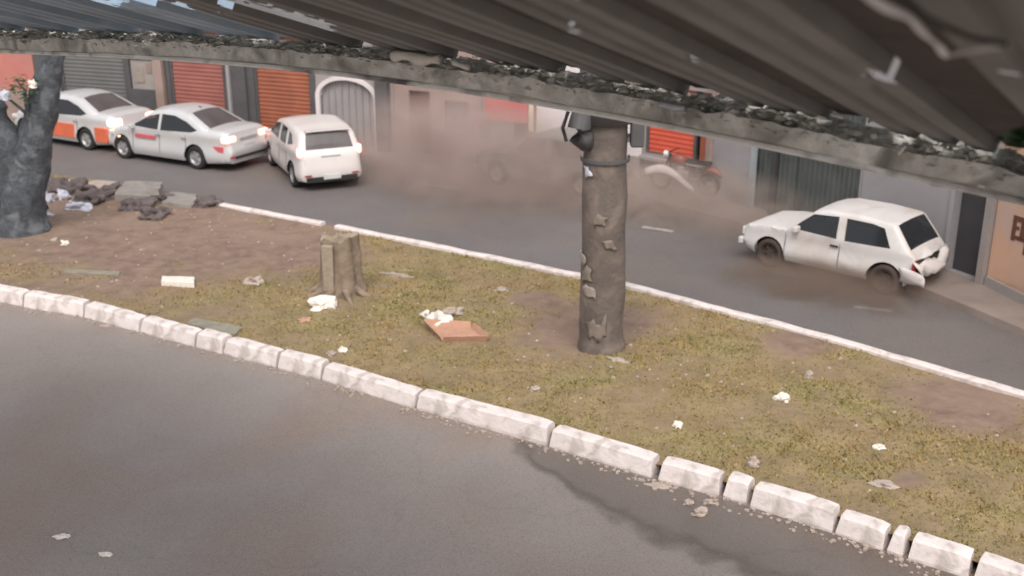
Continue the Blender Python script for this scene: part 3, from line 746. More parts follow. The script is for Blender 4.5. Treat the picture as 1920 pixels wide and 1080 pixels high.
# silver sedan
SED = dict(W=.87, belt=.93, zb=.20, wheels=(1.40, -1.30, .32), tumble=.24, crown=.05, round=.10,
    up=[(1.90, .22, 'body'), (1.97, .42, 'body'), (1.95, .58, 'body'), (1.88, .74, 'body'), (1.70, .87, 'body'), (1.08, .97, 'windshield'), (.30, 1.43, 'body'), (-.15, 1.50, 'body'), (-.55, 1.50, 'body'), (-1.0, 1.43, 'rear_window'), (-1.72, 1.10, 'body'), (-2.20, 1.09, 'body'), (-2.38, 1.04, 'body'), (-2.44, .75, 'body'), (-2.50, .55, 'body'), (-2.43, .24, 'body')],
    windows=[[(.98, .985), (.36, 1.29), (.0, 1.365), (-.02, .955)], [(-.10, .95), (-.08, 1.37), (-.55, 1.365), (-1.02, 1.24), (-1.42, 1.06), (-1.2, .99)]],
    seatx=.1, mirror=(.88, .98), handles=[-.02, -.95], seams=[.95, -.05, -1.0],
    lamps=[("tail_light", (-2.33, .64, .88), (.22, .40, .17), M['lampon']), ("headlight", (1.83, .66, .70), (.24, .30, .12), M['headglass']), ("brake_reflector", (-2.475, .66, .42), (.05, .2, .05), M['lampoff'])],
    extra=[("number_plate", (-2.46, 0, .66), (.03, .42, .13), M['plate']), ("boot_trim", (-2.45, 0, .86), (.04, .70, .05), M['chrome']), ("rear_bumper_slot", (-2.50, 0, .40), (.02, 1.2, .07), M['dark']), ("front_grille", (1.975, 0, .48), (.03, 1.0, .18), M['dark']), *[("painted_side_reflection", (.45, sy * .888, .74), (.75, .02, .10), M["redrefl"]) for sy in (1, -1)], *[("painted_quarter_reflection", (-2.1, sy * .80, .62), (.34, .06, .16), M["redrefl"]) for sy in (1, -1)], ("roof_aerial", (-.8, 0, 1.50), (.12, .03, .06), M['dark'])])  # red boxes on door and rear quarter stand in for reflected red light
SED['rearglass'] = M['glass2']
c, a = place((238, 298), (366, 317), 1.40, -1.30, .87)
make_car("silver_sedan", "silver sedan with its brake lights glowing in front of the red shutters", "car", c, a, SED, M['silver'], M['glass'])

# white modern hatchback seen from behind
HAT = dict(W=.86, belt=.95, zb=.22, wheels=(1.28, -1.27, .32), tumble=.16, crown=.04, round=.09, rearglass=M['glass2'],
    up=[(1.98, .24, 'body'), (2.06, .5, 'body'), (1.98, .72, 'body'), (1.65, .90, 'body'), (1.10, 1.02, 'windshield'), (.40, 1.45, 'body'), (-.2, 1.53, 'body'), (-1.1, 1.50, 'body'), (-1.62, 1.44, 'body'), (-1.72, 1.40, 'rear_window'), (-1.90, 1.04, 'body'), (-1.97, .92, 'body'), (-2.02, .6, 'body'), (-2.04, .45, 'body'), (-2.0, .26, 'body')],
    windows=[[(.98, 1.03), (.44, 1.35), (.0, 1.42), (-.02, .99)], [(-.1, .99), (-.08, 1.42), (-.75, 1.40), (-.8, 1.0)], [(-.9, 1.02), (-.86, 1.38), (-1.2, 1.32), (-1.42, 1.12)]],
    seatx=.1, mirror=(.88, 1.04), handles=[-.02, -.75], seams=[.95, -.05, -.82],
    lamps=[("tail_light", (-1.86, .73, .98), (.20, .16, .22), M['lampon']), ("headlight", (1.80, .66, .78), (.3, .26, .14), M['headglass']), ("bumper_reflector", (-2.03, .60, .42), (.03, .18, .05), M['lampoff'])],
    extra=[("number_plate", (-2.045, 0, .37), (.03, .44, .13), M['plate']), ("roof_spoiler", (-1.70, 0, 1.475), (.22, 1.1, .035), M['white']), ("rear_bumper_insert", (-2.03, 0, .31), (.03, 1.3, .13), M['dark']), ("tailgate_badge_bar", (-1.985, 0, .88), (.03, .5, .03), M['chrome'])])
bc = G(622, 355); ang = R(90 + 24); fx = Vector((math.cos(ang), math.sin(ang), 0))
make_car("white_hatchback", "white hatchback seen from behind, one brake light glowing, next to the sedan", "car", bc + fx * 1.9, ang, HAT, M['white'], M['glass'])

# old white three-door hatchback with a smashed tail
OLD = dict(W=.78, belt=.84, zb=.22, wheels=(1.20, -1.20, .29), tumble=.13, crown=.03, round=.045, rearglass=M['glass'],
    up=[(1.80, .30, 'body'), (1.86, .45, 'body'), (1.84, .68, 'body'), (1.76, .77, 'body'), (1.3, .83, 'body'), (.84, .87, 'windshield'), (.34, 1.29, 'body'), (.10, 1.35, 'body'), (-.6, 1.37, 'body'), (-1.20, 1.33, 'body'), (-1.27, 1.30, 'rear_window'), (-1.58, .90, 'body'), (-1.68, .80, 'body'), (-1.72, .6, 'body'), (-1.69, .42, 'body'), (-1.64, .32, 'body')],
    windows=[[(.76, .895), (.34, 1.24), (-.18, 1.285), (-.20, .87)], [(-.36, .865), (-.33, 1.285), (-.85, 1.28), (-1.08, 1.24), (-1.26, .90)]],
    seatx=-.05, mirror=(.62, .92), handles=[-.18], handlem=M['dark'], seams=[.86, -.28],
    lamps=[("headlight", (1.855, .58, .62), (.05, .22, .16), M['headglass']), ("tail_light", (-1.71, .62, .64), (.06, .22, .14), M['lampoff'])],
    extra=[("front_bumper", (1.88, 0, .42), (.09, 1.5, .13), M['oldwhite']), ("grille", (1.855, 0, .60), (.03, .8, .12), M['dark']), ("broken_tail_panel", (-1.70, .1, .56), (.06, 1.0, .34), M['dark'])])
c, a = place((1440, 500), (1655, 553), 1.20, -1.20, .78)
t = make_car("old_white_hatchback", "old white three-door hatchback with a smashed tail and missing hubcaps", "car", c, a, OLD, M['oldwhite'], M['glass'], wheelm=M['mudtyre'], tyre=M['mudtyre'])
# mangled tail: crumpled lid flap, hanging bumper, bent panel
def crumple(name, grid, m, parent, amp, seed, thick=.02):
    vs = []; fs = []; nu = len(grid); nv = len(grid[0])
    for i in range(nu):
        for j in range(nv): vs.append(Vector(grid[i][j]) + Vector(noise.noise_vector(Vector(grid[i][j]) * 4 + Vector((seed, 0, 0)))) * amp)
    for i in range(nu - 1):
        for j in range(nv - 1): fs.append((i * nv + j, i * nv + j + 1, (i + 1) * nv + j + 1, (i + 1) * nv + j))
    o = mesh(name, vs, fs, m, parent, True); s_ = o.modifiers.new("solid", 'SOLIDIFY'); s_.thickness = thick; return o
g_ = [[(-1.50 - .045 * i, -.66 + 1.32 * j / 8, .84 + .04 * math.sin(i * 1.2) - .012 * i) for j in range(9)] for i in range(7)]
crumple("bent_tailgate", g_, M['oldwhite'], t, .13, 2)
g_ = [[(-1.70 - .12 * math.sin(math.pi * i / 5), -.68 + 1.40 * j / 9, .36 + .32 * i / 5) for j in range(10)] for i in range(6)]
crumple("hanging_bumper", g_, M['oldwhite'], t, .17, 5, .03)
g_ = [[(-1.5 - .1 * i, .76 + .02 * i, .30 + .06 * j) for j in range(6)] for i in range(6)]
crumple("torn_rear_wing", g_, M['oldwhite'], t, .10, 9, .015)

# pale sedan with lit lamps and their glow painted on boot and sides, half behind the leaning trunk
PAL = dict(SED); PAL['lamps'] = [("tail_light", (-2.33, .64, .88), (.22, .40, .20), M['lampwarm']), ("bumper_lamp", (-2.47, .60, .45), (.08, .22, .16), M['lampwarm']), ("headlight", (1.83, .66, .70), (.24, .30, .12), M['headglass'])]
PAL['extra'] = [("number_plate", (-2.46, 0, .66), (.03, .42, .13), M['plate']), ("painted_boot_glow", (-2.465, 0, .62), (.03, 1.3, .34), M['redglow']), ("rear_bumper_slot", (-2.50, 0, .36), (.02, 1.2, .09), M['dark']), *[("painted_side_glow", (x_, sy * .86, .52), (l_, .07, .42), M['redglow']) for sy in (1, -1) for x_, l_ in ((.05, 1.85), (-1.98, .5))]]
c, a = place((48, 263), (168, 282), 1.40, -1.30, .87)
make_car("pale_sedan", "pale sedan with glowing lamps and their orange red glow painted on its lower sides, partly behind the leaning trunk", "car", c, a, PAL, M['silver'], M['glass'])

# grey-green parked car in the dust, partly behind the dark pole
PAR = dict(OLD); PAR['extra'] = [("front_bumper", (1.88, 0, .42), (.09, 1.5, .13), M['plate']), ("rear_bumper", (-1.73, 0, .42), (.09, 1.45, .13), M['plate'])]
pc = G(1035, 345); ang = R(90 + 60)
make_car("parked_car", "grey green parked car in the dust left of the dark pole", "car", pc, ang, PAR, M['cargreen'], M['glass2'])

# ------------------------------------------------------------------ motorcycle by the pavement
mp = G(1282, 361, .15); t = thing("motorcycle", "dark red motorcycle standing in front of the low wall below the orange shutter", "motorcycle", mp, R(150))
for wx in (.62, -.62):
    wh = bpy.data.objects.new("wheel", None); C.objects.link(wh); wh.parent = t; wh.location = (wx, 0, .29)
    ty = MB(); ty.lathe_y([(.22, -.035), (.27, -.045), (.29, 0), (.27, .045), (.22, .035), (.22, -.035)], 24); ty.build("tyre", M['black'], wh, smooth=True)
    rm = MB(); rm.lathe_y([(0, .03), (.05, .03), (.05, -.03), (0, -.03)], 12)
    for k in range(8):
        an = k * math.pi / 4; rm.tube([(0, 0, 0), (.225 * math.cos(an), 0, .225 * math.sin(an))], .006, 5)
    rm.build("spokes", M['rim'], wh)
fr = MB(); fr.tube([(.62, 0, .29), (.45, 0, .75), (.38, 0, .92)], .028, 8); fr.tube([(-.62, 0, .29), (-.1, 0, .36), (.3, 0, .42), (.42, 0, .78)], .026, 8); fr.tube([(-.62, 0, .32), (-.4, 0, .62), (.38, 0, .72)], .024, 8); fr.build("frame", M['dark'], t)
en = MB(); en.box((.05, 0, .42), (.34, .24, .26)); en.box((.1, 0, .58), (.16, .16, .14)); en.build("engine", M['rim'], t, bevel=.03)
tk = MB(); tk.tube([(-.02, 0, .76), (.08, 0, .80), (.22, 0, .81), (.36, 0, .76)], [.08, .14, .145, .07], 14); tk.build("fuel_tank", M['bikered'], t, smooth=True)
se = MB(); se.box((-.34, 0, .78), (.62, .22, .08)); se.build("seat", M['dark'], t, bevel=.03)
hb = MB(); hb.tube([(.30, .34, 1.0), (.38, .15, .98), (.38, -.15, .98), (.30, -.34, 1.0)], .014, 8); hb.build("handlebar", M['dark'], t)
fe = MB(); fe.tube([(-.95, 0, .50), (-.75, 0, .63), (-.55, 0, .63)], [.05, .08, .08], 10); fe.build("rear_fender", M['bikered'], t, smooth=True)
fe = MB(); fe.tube([(.40, 0, .55), (.60, 0, .63), (.82, 0, .52)], [.06, .07, .04], 10); fe.build("front_fender", M['bikered'], t, smooth=True)
hl = MB(); hl.tube([(.42, 0, .9), (.54, 0, .9)], [.07, .09], 14); hl.build("headlight", M['headglass'], t); ex = MB(); ex.tube([(0, -.14, .3), (-.8, -.16, .34)], .04, 10); ex.build("exhaust", M['chrome'], t)
# torn white bumper flying across the road edge
bp = MB(); pts = []
for i in range(13):
    u = i / 12; px = 1206 + 92 * u; p = G(px, 374 + 22 * u); zz = zfor(p, 326 + 30 * u ** 1.7 - 9 * math.sin(math.pi * min(1, u * 1.2)))
    pts.append(Vector((p.x, p.y, max(.02, zz))))
vs = []; fs = []
for i, p in enumerate(pts):
    wv = .5 + .5 * math.sin(math.pi * min(1, (i + 1) / 13)); 
    for (y, z) in ((0, 0), (-.05, .07 * wv), (-.03, .15 * wv), (.06, .20 * wv), (.12, .19 * wv)): vs.append(p + Vector((0, y * 1.5, z - .06)))
for i in range(12):
    for j in range(4): fs.append((i * 5 + j, i * 5 + j + 1, i * 5 + 6 + j, i * 5 + 5 + j))
o = mesh("torn_bumper", vs, fs, M['oldwhite'], None, True, off=tuple(pts[6] * 1.0)); s_ = o.modifiers.new("solid", 'SOLIDIFY'); s_.thickness = .015
tag(o, "curved white torn-off bumper by the motorcycle in front of the orange shutter", "car bumper")

# ------------------------------------------------------------------ pole, stump, leaning trunk
pb = G(1127, 648, ZM); t = thing("utility_pole", "thick dark weathered pole with torn posters standing on the median", "pole", pb)
pts = [(0, 0, -.3), (0, 0, 0), (0, 0, .4), (-.005, 0, 1.5), (-.015, 0, 3), (-.03, 0, 4.5), (-.04, 0, 7.5)]
s_ = MB(); dp = []
for a_, b_ in zip(pts, pts[1:]):
    for i in range(6): dp.append(Vector(a_).lerp(Vector(b_), i / 6))
dp.append(Vector(pts[-1])); rs = [.355 - .006 * max(0, p.z) + (.03 if p.z < .12 else 0) for p in dp]
s_.tube(dp, rs, 28); s_.jitter(.025, 2.3).jitter(.012, 9); s_.build("shaft", M['pole'], t, smooth=True)
def wrap(name, z0, z1, a0, a1, m, rad, parent, jag=0.06):
    vs = []; fs = []; n1, n2 = 14, 8
    for i in range(n1 + 1):
        for j in range(n2 + 1):
            an = a0 + (a1 - a0) * i / n1; z = z0 + (z1 - z0) * j / n2
            if j in (0, n2): z += noise.noise(Vector((an * 3, z, 2))) * jag * 3
            if i in (0, n1): an += noise.noise(Vector((z * 5, 2, a0))) * .5
            vs.append((rad * math.cos(an) - .006 * z, rad * math.sin(an), z))
    for i in range(n1):
        for j in range(n2): fs.append((i * (n2 + 1) + j, i * (n2 + 1) + j + 1, (i + 1) * (n2 + 1) + j + 1, (i + 1) * (n2 + 1) + j))
    o = mesh(name, vs, fs, m, parent, True); q = o.modifiers.new("solid", 'SOLIDIFY'); q.thickness = .006; return o
zz = lambda py: zfor(pb, py) - ZM
for (y0, y1, a0, a1, m_) in [(412, 398, -2.1, -1.6, 'poster'), (456, 440, -1.6, -1.2, 'poster'), (545, 528, -2.4, -1.9, 'paper'), (486, 468, -2.95, -2.6, 'paper'), (620, 590, -2.2, -1.4, 'poster'), (322, 304, -2.6, -2.4, 'bluebag'), (520, 500, -2.75, -2.25, 'poster')]:
    wrap("torn_poster", zz(y0), zz(y1), a0, a1, M[m_], .368, t)
wrap("metal_band", zz(300), zz(292), -3.3, .2, M['darkw'], .37, t, 0); wrap("metal_band", zz(216), zz(208), -3.3, .2, M['darkw'], .37, t, 0)
# meter housing strapped on the left of the pole top
k0, k1 = zz(272), zz(198)
mbx = MB(); mbx.tube([(-.30, -.16, k0), (-.40, -.2, k0 + .18), (-.42, -.2, (k0 + k1) / 2), (-.36, -.18, k1), (-.2, -.1, k1 + .3)], [.12, .2, .19, .2, .22], 14); mbx.jitter(.05, 5); mb_o = mbx.build("lagged_bundle", M['darkw'], t, smooth=True)
rg = MB(); rg.tube([(-.40 + .15 * math.cos(q), -.37, (k0 + k1) / 2 + .2 * math.sin(q)) for q in [i * math.pi / 8 for i in range(17)]], .025, 8); 
mbx = MB(); mbx.tube([(-.62, -.2, k0 + .1), (-.68, -.2, (k0 + k1) / 2), (-.60, -.2, k1 - .05)], .03, 8); mbx.build("cable_loop", M['wire'], t)
cd = MB(); cd.tube([(.37, -.12, .0), (.385, -.12, 2.0), (.37, -.12, 4.0), (.33, -.12, 7.4)], .035, 8); 
cd = MB(); cd.box((.20, .55, 3.0), (.06, .06, .02)); 
cb = MB(); cb.box((.44, -.1, (k0 + k1) / 2 + .05), (.20, .22, .70)); cb.build("side_box", M['darkw'], t, bevel=.03)
cb = MB(); cb.tube([(-.02, 0, k0 + .35), (-.02, 0, k0 + .9), (-.02, 0, k0 + 1.5)], [.40, .43, .40], 20); cb.jitter(.03, 3).build('collar', M['darkw'], t, smooth=True)

sb = G(640, 548, ZM); t = thing("tree_stump", "pale broken tree stump standing on the median left of the dark pole", "tree stump", sb)
vs = []; fs = []; n1, n2 = 40, 16; hs_ = 1.12
for j in range(n2 + 1):
    for i in range(n1):
        an = 2 * math.pi * i / n1; fz = j / n2; rad = (.34 + .10 * (1 - fz) ** 4 + .035 * math.sin(an * 5 + 1) + .02 * math.sin(an * 9 + fz * 3)) * (1 + .06 * noise.noise(Vector((math.cos(an) * 2, math.sin(an) * 2, fz * 4))))
        z = hs_ * fz * (1 + .16 * noise.noise(Vector((math.cos(an) * 1.8, math.sin(an) * 1.8, 4))) * fz) - .05
        vs.append((rad * math.cos(an), rad * math.sin(an) * .8, z))
for j in range(n2):
    for i in range(n1): fs.append((j * n1 + i, j * n1 + (i + 1) % n1, (j + 1) * n1 + (i + 1) % n1, (j + 1) * n1 + i))
tk = mesh("trunk", vs, fs, M['stump'], t, True)
tv = [vs[n2 * n1 + i] for i in range(n1)] + [(x * .55, y * .55, z - .06 + .03 * (i % 3)) for i, (x, y, z) in enumerate(vs[n2 * n1:])] + [(0, 0, hs_ - .12)]
tf = [(i, (i + 1) % n1, n1 + (i + 1) % n1, n1 + i) for i in range(n1)] + [(n1 + i, n1 + (i + 1) % n1, 2 * n1) for i in range(n1)]
mesh("cut_top", tv, tf, M['stumpcut'], t)
pl = MB()
for k, (x, z0_, z1_, w_) in enumerate([(-.17, .12, .98, .20)]):
    pl.box((x, -.27, (z0_ + z1_) / 2), (w_, .08, z1_ - z0_))
pl.jitter(.02, 5).build("bare_wood", M['stumpcut'], t, bevel=.02)
rt = MB()
for an in (-2.6, -2.0, -1.2, -.5, 3.0): rt.tube([(.25 * math.cos(an), .2 * math.sin(an), .16), (.5 * math.cos(an), .42 * math.sin(an), .03), (.75 * math.cos(an), .65 * math.sin(an), -.03)], [.10, .06, .02], 8)
rt.build("roots", M['stump'], t, smooth=True)

tb = G(44, 432, ZM); t = thing("leaning_tree", "slate grey leaning tree trunk forking at the far left of the median", "tree", tb)
def tp(px, py, dy=0): 
    p = Vector((tb.x, tb.y + dy, 0)); z_ = zfor(p, py)
    dz = z_ - H; zc = p.y * ct - dz * st
    return Vector(((px - 960) / F * zc - tb.x, dy, z_ - ZM))
s_ = MB(); path = [tp(42, 440), tp(42, 420), tp(46, 370), tp(56, 310), tp(68, 250), tp(82, 190), tp(92, 140), tp(97, 100), tp(101, 40), tp(104, -60)]
pp = []; 
for a_, b_ in zip(path, path[1:]): pp += [a_.lerp(b_, i / 5) for i in range(5)]
pp.append(path[-1]); s_.tube(pp, [max(.16, .50 - .075 * p.z) * (1.15 if p.z < .15 else 1) for p in pp], 22); s_.jitter(.06, 1.4).jitter(.035, 6); s_.build("trunk", M['bark'], t, smooth=True)
s_ = MB(); pq = [tp(46, 400, .1), tp(30, 340, .1), tp(16, 290, .0), tp(4, 240, -.1), tp(-6, 205, -.1), tp(-12, 185, 0)]
s_.tube(pq, [.50, .46, .38, .3, .24, .16], 16); s_.jitter(.04, 1.8); s_.build("limb", M['bark'], t, smooth=True)
s_ = MB(); s_.tube([tp(66, 262, -.1), tp(52, 215, -.3), tp(46, 168, -.4), tp(30, 150, -.5)], [.07, .05, .03, .012], 8); s_.tube([tp(52, 215, -.3), tp(22, 190, -.5), tp(4, 175, -.6)], [.04, .025, .01], 7)
tw = s_.build("twigs", M['bark'], t, smooth=True)
def leaves(name, centres, n_, size, m, parent, spread, seed=1, off=None):
    rr_ = random.Random(seed); mb_ = MB()
    for _ in range(n_):
        c_ = Vector(rr_.choice(centres)) + Vector((rr_.gauss(0, spread), rr_.gauss(0, spread), rr_.gauss(0, spread * .7)))
        q = Matrix.Rotation(rr_.random() * 6.28, 3, 'Z') @ Matrix.Rotation(rr_.uniform(-1, 1), 3, 'X'); s2 = size * rr_.uniform(.6, 1.3)
        mb_.add([c_ + q @ Vector(v) for v in ((-s2, 0, 0), (0, -s2 * .4, .1 * s2), (s2, 0, 0), (0, s2 * .4, .1 * s2))], [(0, 1, 2, 3)])
    return mb_.build(name, m, parent, off=off)
leaves("foliage", [tp(46, 168, -.4), tp(34, 158, -.4), tp(52, 185, -.35), tp(56, 160, -.4)], 130, .07, M['leaf'], t, .13)
# pale litter caught at the fork
for i, (px, py, d_, lab) in enumerate([(10, 186, .22, "white bag snagged at the far left beside the forked trunk"), (62, 164, .16, "small white bag caught in the green twigs of the leaning trunk")]):
    q = tb + tp(px, py, -.62); o = blob("plastic_bag", q, (d_, d_, d_ * .9), M['bluebag'] if i == 0 else M['bag'], lab, "plastic bag", seed=i, group=None)

# ------------------------------------------------------------------ litter on the median and road
def gm_(px, py): p = G(px, py, ZM); return Vector((p.x, p.y, msurf(p.x, p.y)))
def slabthing(name, pxpoly, h, m, label, cat, rough=.012, lift=0.0, parts=None):
    P_ = [gm_(a_, b_) for a_, b_ in pxpoly]; c = sum(P_, Vector()) / len(P_); zb_ = max(p.z for p in P_) - .01 + lift
    dpts = []
    n_ = len(P_)
    for i in range(n_):
        for k in range(5): dpts.append(P_[i].lerp(P_[(i + 1) % n_], k / 5) + Vector(noise.noise_vector(P_[i] * 3 + Vector((k, 0, 0)))) * rough * 2)
    mb_ = MB(); mb_.prism([(p.x, p.y) for p in dpts], zb_ - .04, zb_ + h); mb_.v = [v + Vector((0, 0, noise.noise(v * 4) * rough)) for v in mb_.v]
    o = mb_.build(name, m, None, off=(c.x, c.y, zb_), bevel=.008); return tag(o, label, cat)
slabthing("concrete_slab", [(214, 376), (236, 350), (306, 352), (296, 380)], .13, M['cement'], "large tilted grey concrete slab on the far left of the median", "concrete slab", .03)
slabthing("concrete_slab", [(306, 386), (322, 368), (372, 372), (360, 394)], .09, M['cement'], "smaller broken concrete slab where the far kerb begins", "concrete slab", .04)
slabthing("concrete_slab", [(156, 352), (180, 342), (222, 346), (204, 360)], .06, M['stone'], "thin brownish slab between the white bar and large slab", "concrete slab", .03)
slabthing("white_bar", [(82, 348), (84, 341), (158, 347), (156, 355)], .08, M['bag'], "long white bar lying just right of the forked trunk", "bar", .01)
slabthing("wood_plank", [(350, 612), (364, 600), (456, 618), (440, 632)], .05, M['plank'], "flat grey green plank resting against the near kerb", "plank", .012)
slabthing("wood_plank", [(120, 512), (124, 506), (226, 511), (222, 518)], .03, M['plank'], "thin pale lath lying in the dirt at the left of the median", "plank", .012)
slabthing("polystyrene_block", [(303, 536), (305, 526), (366, 528), (364, 539)], .10, M['bag'], "pale rectangular foam block lying on dark soil left of the stump", "foam block", .006)
rr2 = random.Random(11)
HL = ["dark rubble lump at the base of the forked trunk", "dark rubble lump between the bluish bags and the white bar", "purplish soil lump above the long bluish sack", "dark clod left of the large tilted slab", "dark clod in front of the large tilted slab", "dark clod between the two broken slabs", "dark clod right of the smaller slab beside the far kerb end", "brown clod on bare soil below the large slab"]
for i, (px, py, sz) in enumerate([(104, 358, .8), (140, 362, .7), (178, 378, .8), (204, 364, .6), (252, 392, .7), (304, 380, .5), (384, 388, .6), (290, 408, .6)]):
    c = gm_(px, py); blob("rubble_clod", (c.x, c.y, c.z), (sz, sz * .6, sz * .38), M['clod'], HL[i], "rubble", rz=rr2.random(), amp=.5, seed=70 + i, group=None)
# cardboard tray: bottom and four flaring walls
P_ = [gm_(800, 612), gm_(830, 642), gm_(912, 640), gm_(884, 616)]; c = sum(P_, Vector()) / 4; zt_ = max(p.z for p in P_)
t = thing("cardboard_tray", "open orange brown cardboard tray lying in the grass of the median", "cardboard tray", (c.x, c.y, zt_))
bt = MB(); bt.prism([(p.x, p.y) for p in P_], zt_, zt_ + .012); bt.build("base", M['card'], t, off=(c.x, c.y, zt_))
for i in range(4):
    a_, b_ = P_[i], P_[(i + 1) % 4]; o_ = ((a_ + b_) / 2 - c); o_.z = 0; o_ = o_.normalized()
    wv = MB(); wv.add([Vector((a_.x, a_.y, zt_)), Vector((b_.x, b_.y, zt_)), Vector((b_.x, b_.y, zt_ + .11)) + o_ * .05, Vector((a_.x, a_.y, zt_ + .11)) + o_ * .05], [(0, 1, 2, 3)])
    w_ = wv.build("side_flap", M['card'], t, off=(c.x, c.y, zt_)); q = w_.modifiers.new("solid", 'SOLIDIFY'); q.thickness = .015
B = [
 ("plastic_bag", 822, 607, (.44, .30, .22), 'bag', "white crumpled paper sack at the back edge of the cardboard tray", "bag"),
 ("crumpled_paper", 797, 592, (.20, .14, .10), 'bag', "small white scrap just left of and behind the tray", "paper"),
 ("crumpled_paper", 850, 588, (.34, .22, .14), 'stone', "dull crumpled wrapper behind the tray", "wrapper"),
 ("plastic_bag", 606, 576, (.48, .30, .17), 'bag', "white torn bag on the grass in front of the stump", "bag"),
 ("crumpled_paper", 642, 658, (.14, .12, .09), 'bag', "small white ball of paper near the kerb below the stump", "paper"),
 ("crumpled_paper", 621, 664, (.14, .12, .06), 'stone', "faint pale scrap left of the white paper ball near the kerb", "paper"),
 ("rubble_stone", 476, 533, (.34, .26, .13), 'stone', "pale stone on bare soil between foam block and stump", "stone"),
 ("crumpled_paper", 122, 459, (.18, .14, .10), 'bag', "bright white scrap on bare soil right of the trunk base", "paper"),
 ("crumpled_paper", 102, 449, (.14, .12, .06), 'stone', "dull small scrap just left of the bright white one", "paper"),
 ("plastic_bag", 88, 378, (.30, .26, .22), 'bluebag', "bluish white bag touching the forked trunk base, leftmost of the heap", "bag"),
 ("plastic_bag", 118, 372, (.34, .26, .22), 'bluebag', "bluish white bag in the middle of the heap by the trunk", "bag"),
 ("plastic_bag", 150, 388, (.62, .34, .18), 'bluebag', "long bluish plastic sack at the right of the heap by the trunk", "bag"),
 ("plastic_bag", 88, 404, (.34, .22, .08), 'bluebag', "flat bluish scrap in front of the heap by the trunk", "bag"),
 ("crumpled_paper", 740, 517, (.55, .10, .06), 'stone', "thin tan strip of paper on grass right of the stump", "paper"),
 ("crumpled_paper", 942, 546, (.24, .16, .08), 'stone', "pale scrap on the grass halfway between tray and far kerb", "paper"),
 ("crumpled_paper", 1465, 750, (.20, .14, .09), 'bag', "white scrap on the grass right of the pole, the largest there", "paper"),
 ("crumpled_paper", 1269, 799, (.12, .10, .08), 'bag', "bright little white scrap near the kerb, below the pole's right side", "paper"),
 ("crumpled_paper", 1648, 838, (.15, .11, .06), 'bag', "small pale scrap in the grass right of the larger white one", "paper"),
 ("crumpled_paper", 1002, 734, (.14, .12, .07), 'stone', "dull scrap in the grass just above the longest kerb stone", "paper"),
 ("crumpled_paper", 1516, 706, (.13, .10, .10), 'stone', "faint upright scrap on the brown grass right of the pole", "paper"),
 ("crumpled_paper", 1658, 912, (.34, .12, .06), 'stone', "tan leaf-like scrap above the lower right kerb stones", "paper"),
 ("rubble_stone", 1412, 872, (.16, .14, .10), 'stone', "small stone in the grass above the shortest kerb pieces", "stone"),
 ("crumpled_paper", 570, 600, (.2, .16, .05), 'card', "dull brown wrapper just below the torn white bag", "wrapper"),
 ("crumpled_paper", 1160, 676, (.3, .14, .05), 'stone', "pale scrap at the foot of the dark pole", "paper"),
]
for i, (nm, px, py, d_, mm, lab, cat) in enumerate(B):
    c = gm_(px, py); blob(nm, (c.x, c.y, c.z), d_, M[mm], lab, cat, rz=random.uniform(-.6, .2) if d_[0] < .5 else -.35, amp=.42, seed=i)
for i, (px, py, d_, mm, lab, nm, cat) in enumerate([
    (116, 1007, (.20, .09, .03), 'bag', "white scrap on the near road at the lower left, the upper of two", "crumpled_paper", "paper"),
    (199, 1040, (.14, .09, .03), 'bag', "white scrap on the near road at the lower left, the lower of two", "crumpled_paper", "paper"),
    (1312, 964, (.19, .13, .08), 'stone', "largest pale rubble lump on the near road under the kerb", "rubble_stone", "rubble"),
    (1290, 944, (.14, .10, .05), 'stone', "small rubble lump between the kerb and the largest lump", "rubble_stone", "rubble"),
    (1330, 943, (.12, .09, .05), 'stone', "small rubble lump right of its neighbours under the kerb", "rubble_stone", "rubble"),
    (1240, 912, (.30, .10, .04), 'stone', "flat pale rubble flake touching the foot of the tall kerb stone", "rubble_stone", "rubble"),
    (200, 612, (.2, .1, .04), 'stone', "crumbled bit at the kerb foot near the left edge", "rubble_stone", "rubble"),
    (540, 690, (.16, .1, .04), 'stone', "crumbled bit at the kerb foot below the torn white bag", "rubble_stone", "rubble")]):
    c = G(px, py); blob(nm, (c.x, c.y, 0), d_, M[mm], lab, cat, rz=random.uniform(-.5, .5), amp=.4, seed=30 + i)

# ------------------------------------------------------------------ awning over the viewer's head
ZE = H - 1.3
A0 = G(0, 93, ZE); B0 = G(1920, 368, ZE); ud = (B0 - A0).normalized(); ud.z = 0
GB = [(-400, 70), (0, 94), (200, 101), (400, 112), (600, 130), (760, 149), (960, 176), (1160, 209), (1400, 262), (1600, 304), (1750, 334), (1920, 368), (2200, 430)]
ts, zs = [], []
for i in range(60):
    tt = -1.5 + 12.5 * i / 59; p = A0 + ud * tt; z_ = ZE
    for _ in range(12): px = PX((p.x, p.y, z_)); z_ = zfor(p, interp(GB, px))
    ts.append(tt); zs.append(z_)
cf = np.polyfit(ts, zs, 4)
def EZ(tt): tt = min(max(tt, -1.5), 11); return float(np.polyval(cf, tt))
def E_(tt): p = A0 + ud * tt; return Vector((p.x, p.y, EZ(tt)))
dn = ray(2230, 548).normalized()                         # downhill direction of the sheets
nv_ = ud.cross(-dn).normalized(); nv_ = nv_ if nv_.z > 0 else -nv_
T0, T1 = -5.0, 13.0; W1 = 7.6
t = thing("awning", "old corrugated awning with a littered gutter hanging over the top of the view", "awning", (0, 3, H + .5))
off = Vector((0, 3, H + .5))
GH = .165
def roofpt(tt, wv, up_): return E_(tt) - dn * wv + nv_ * (up_ + GH)
per = .80; ph = 8.52
vs = []; fs = []; prof = []
k = int((T0 - ph) / per) - 1
tt = ph + k * per
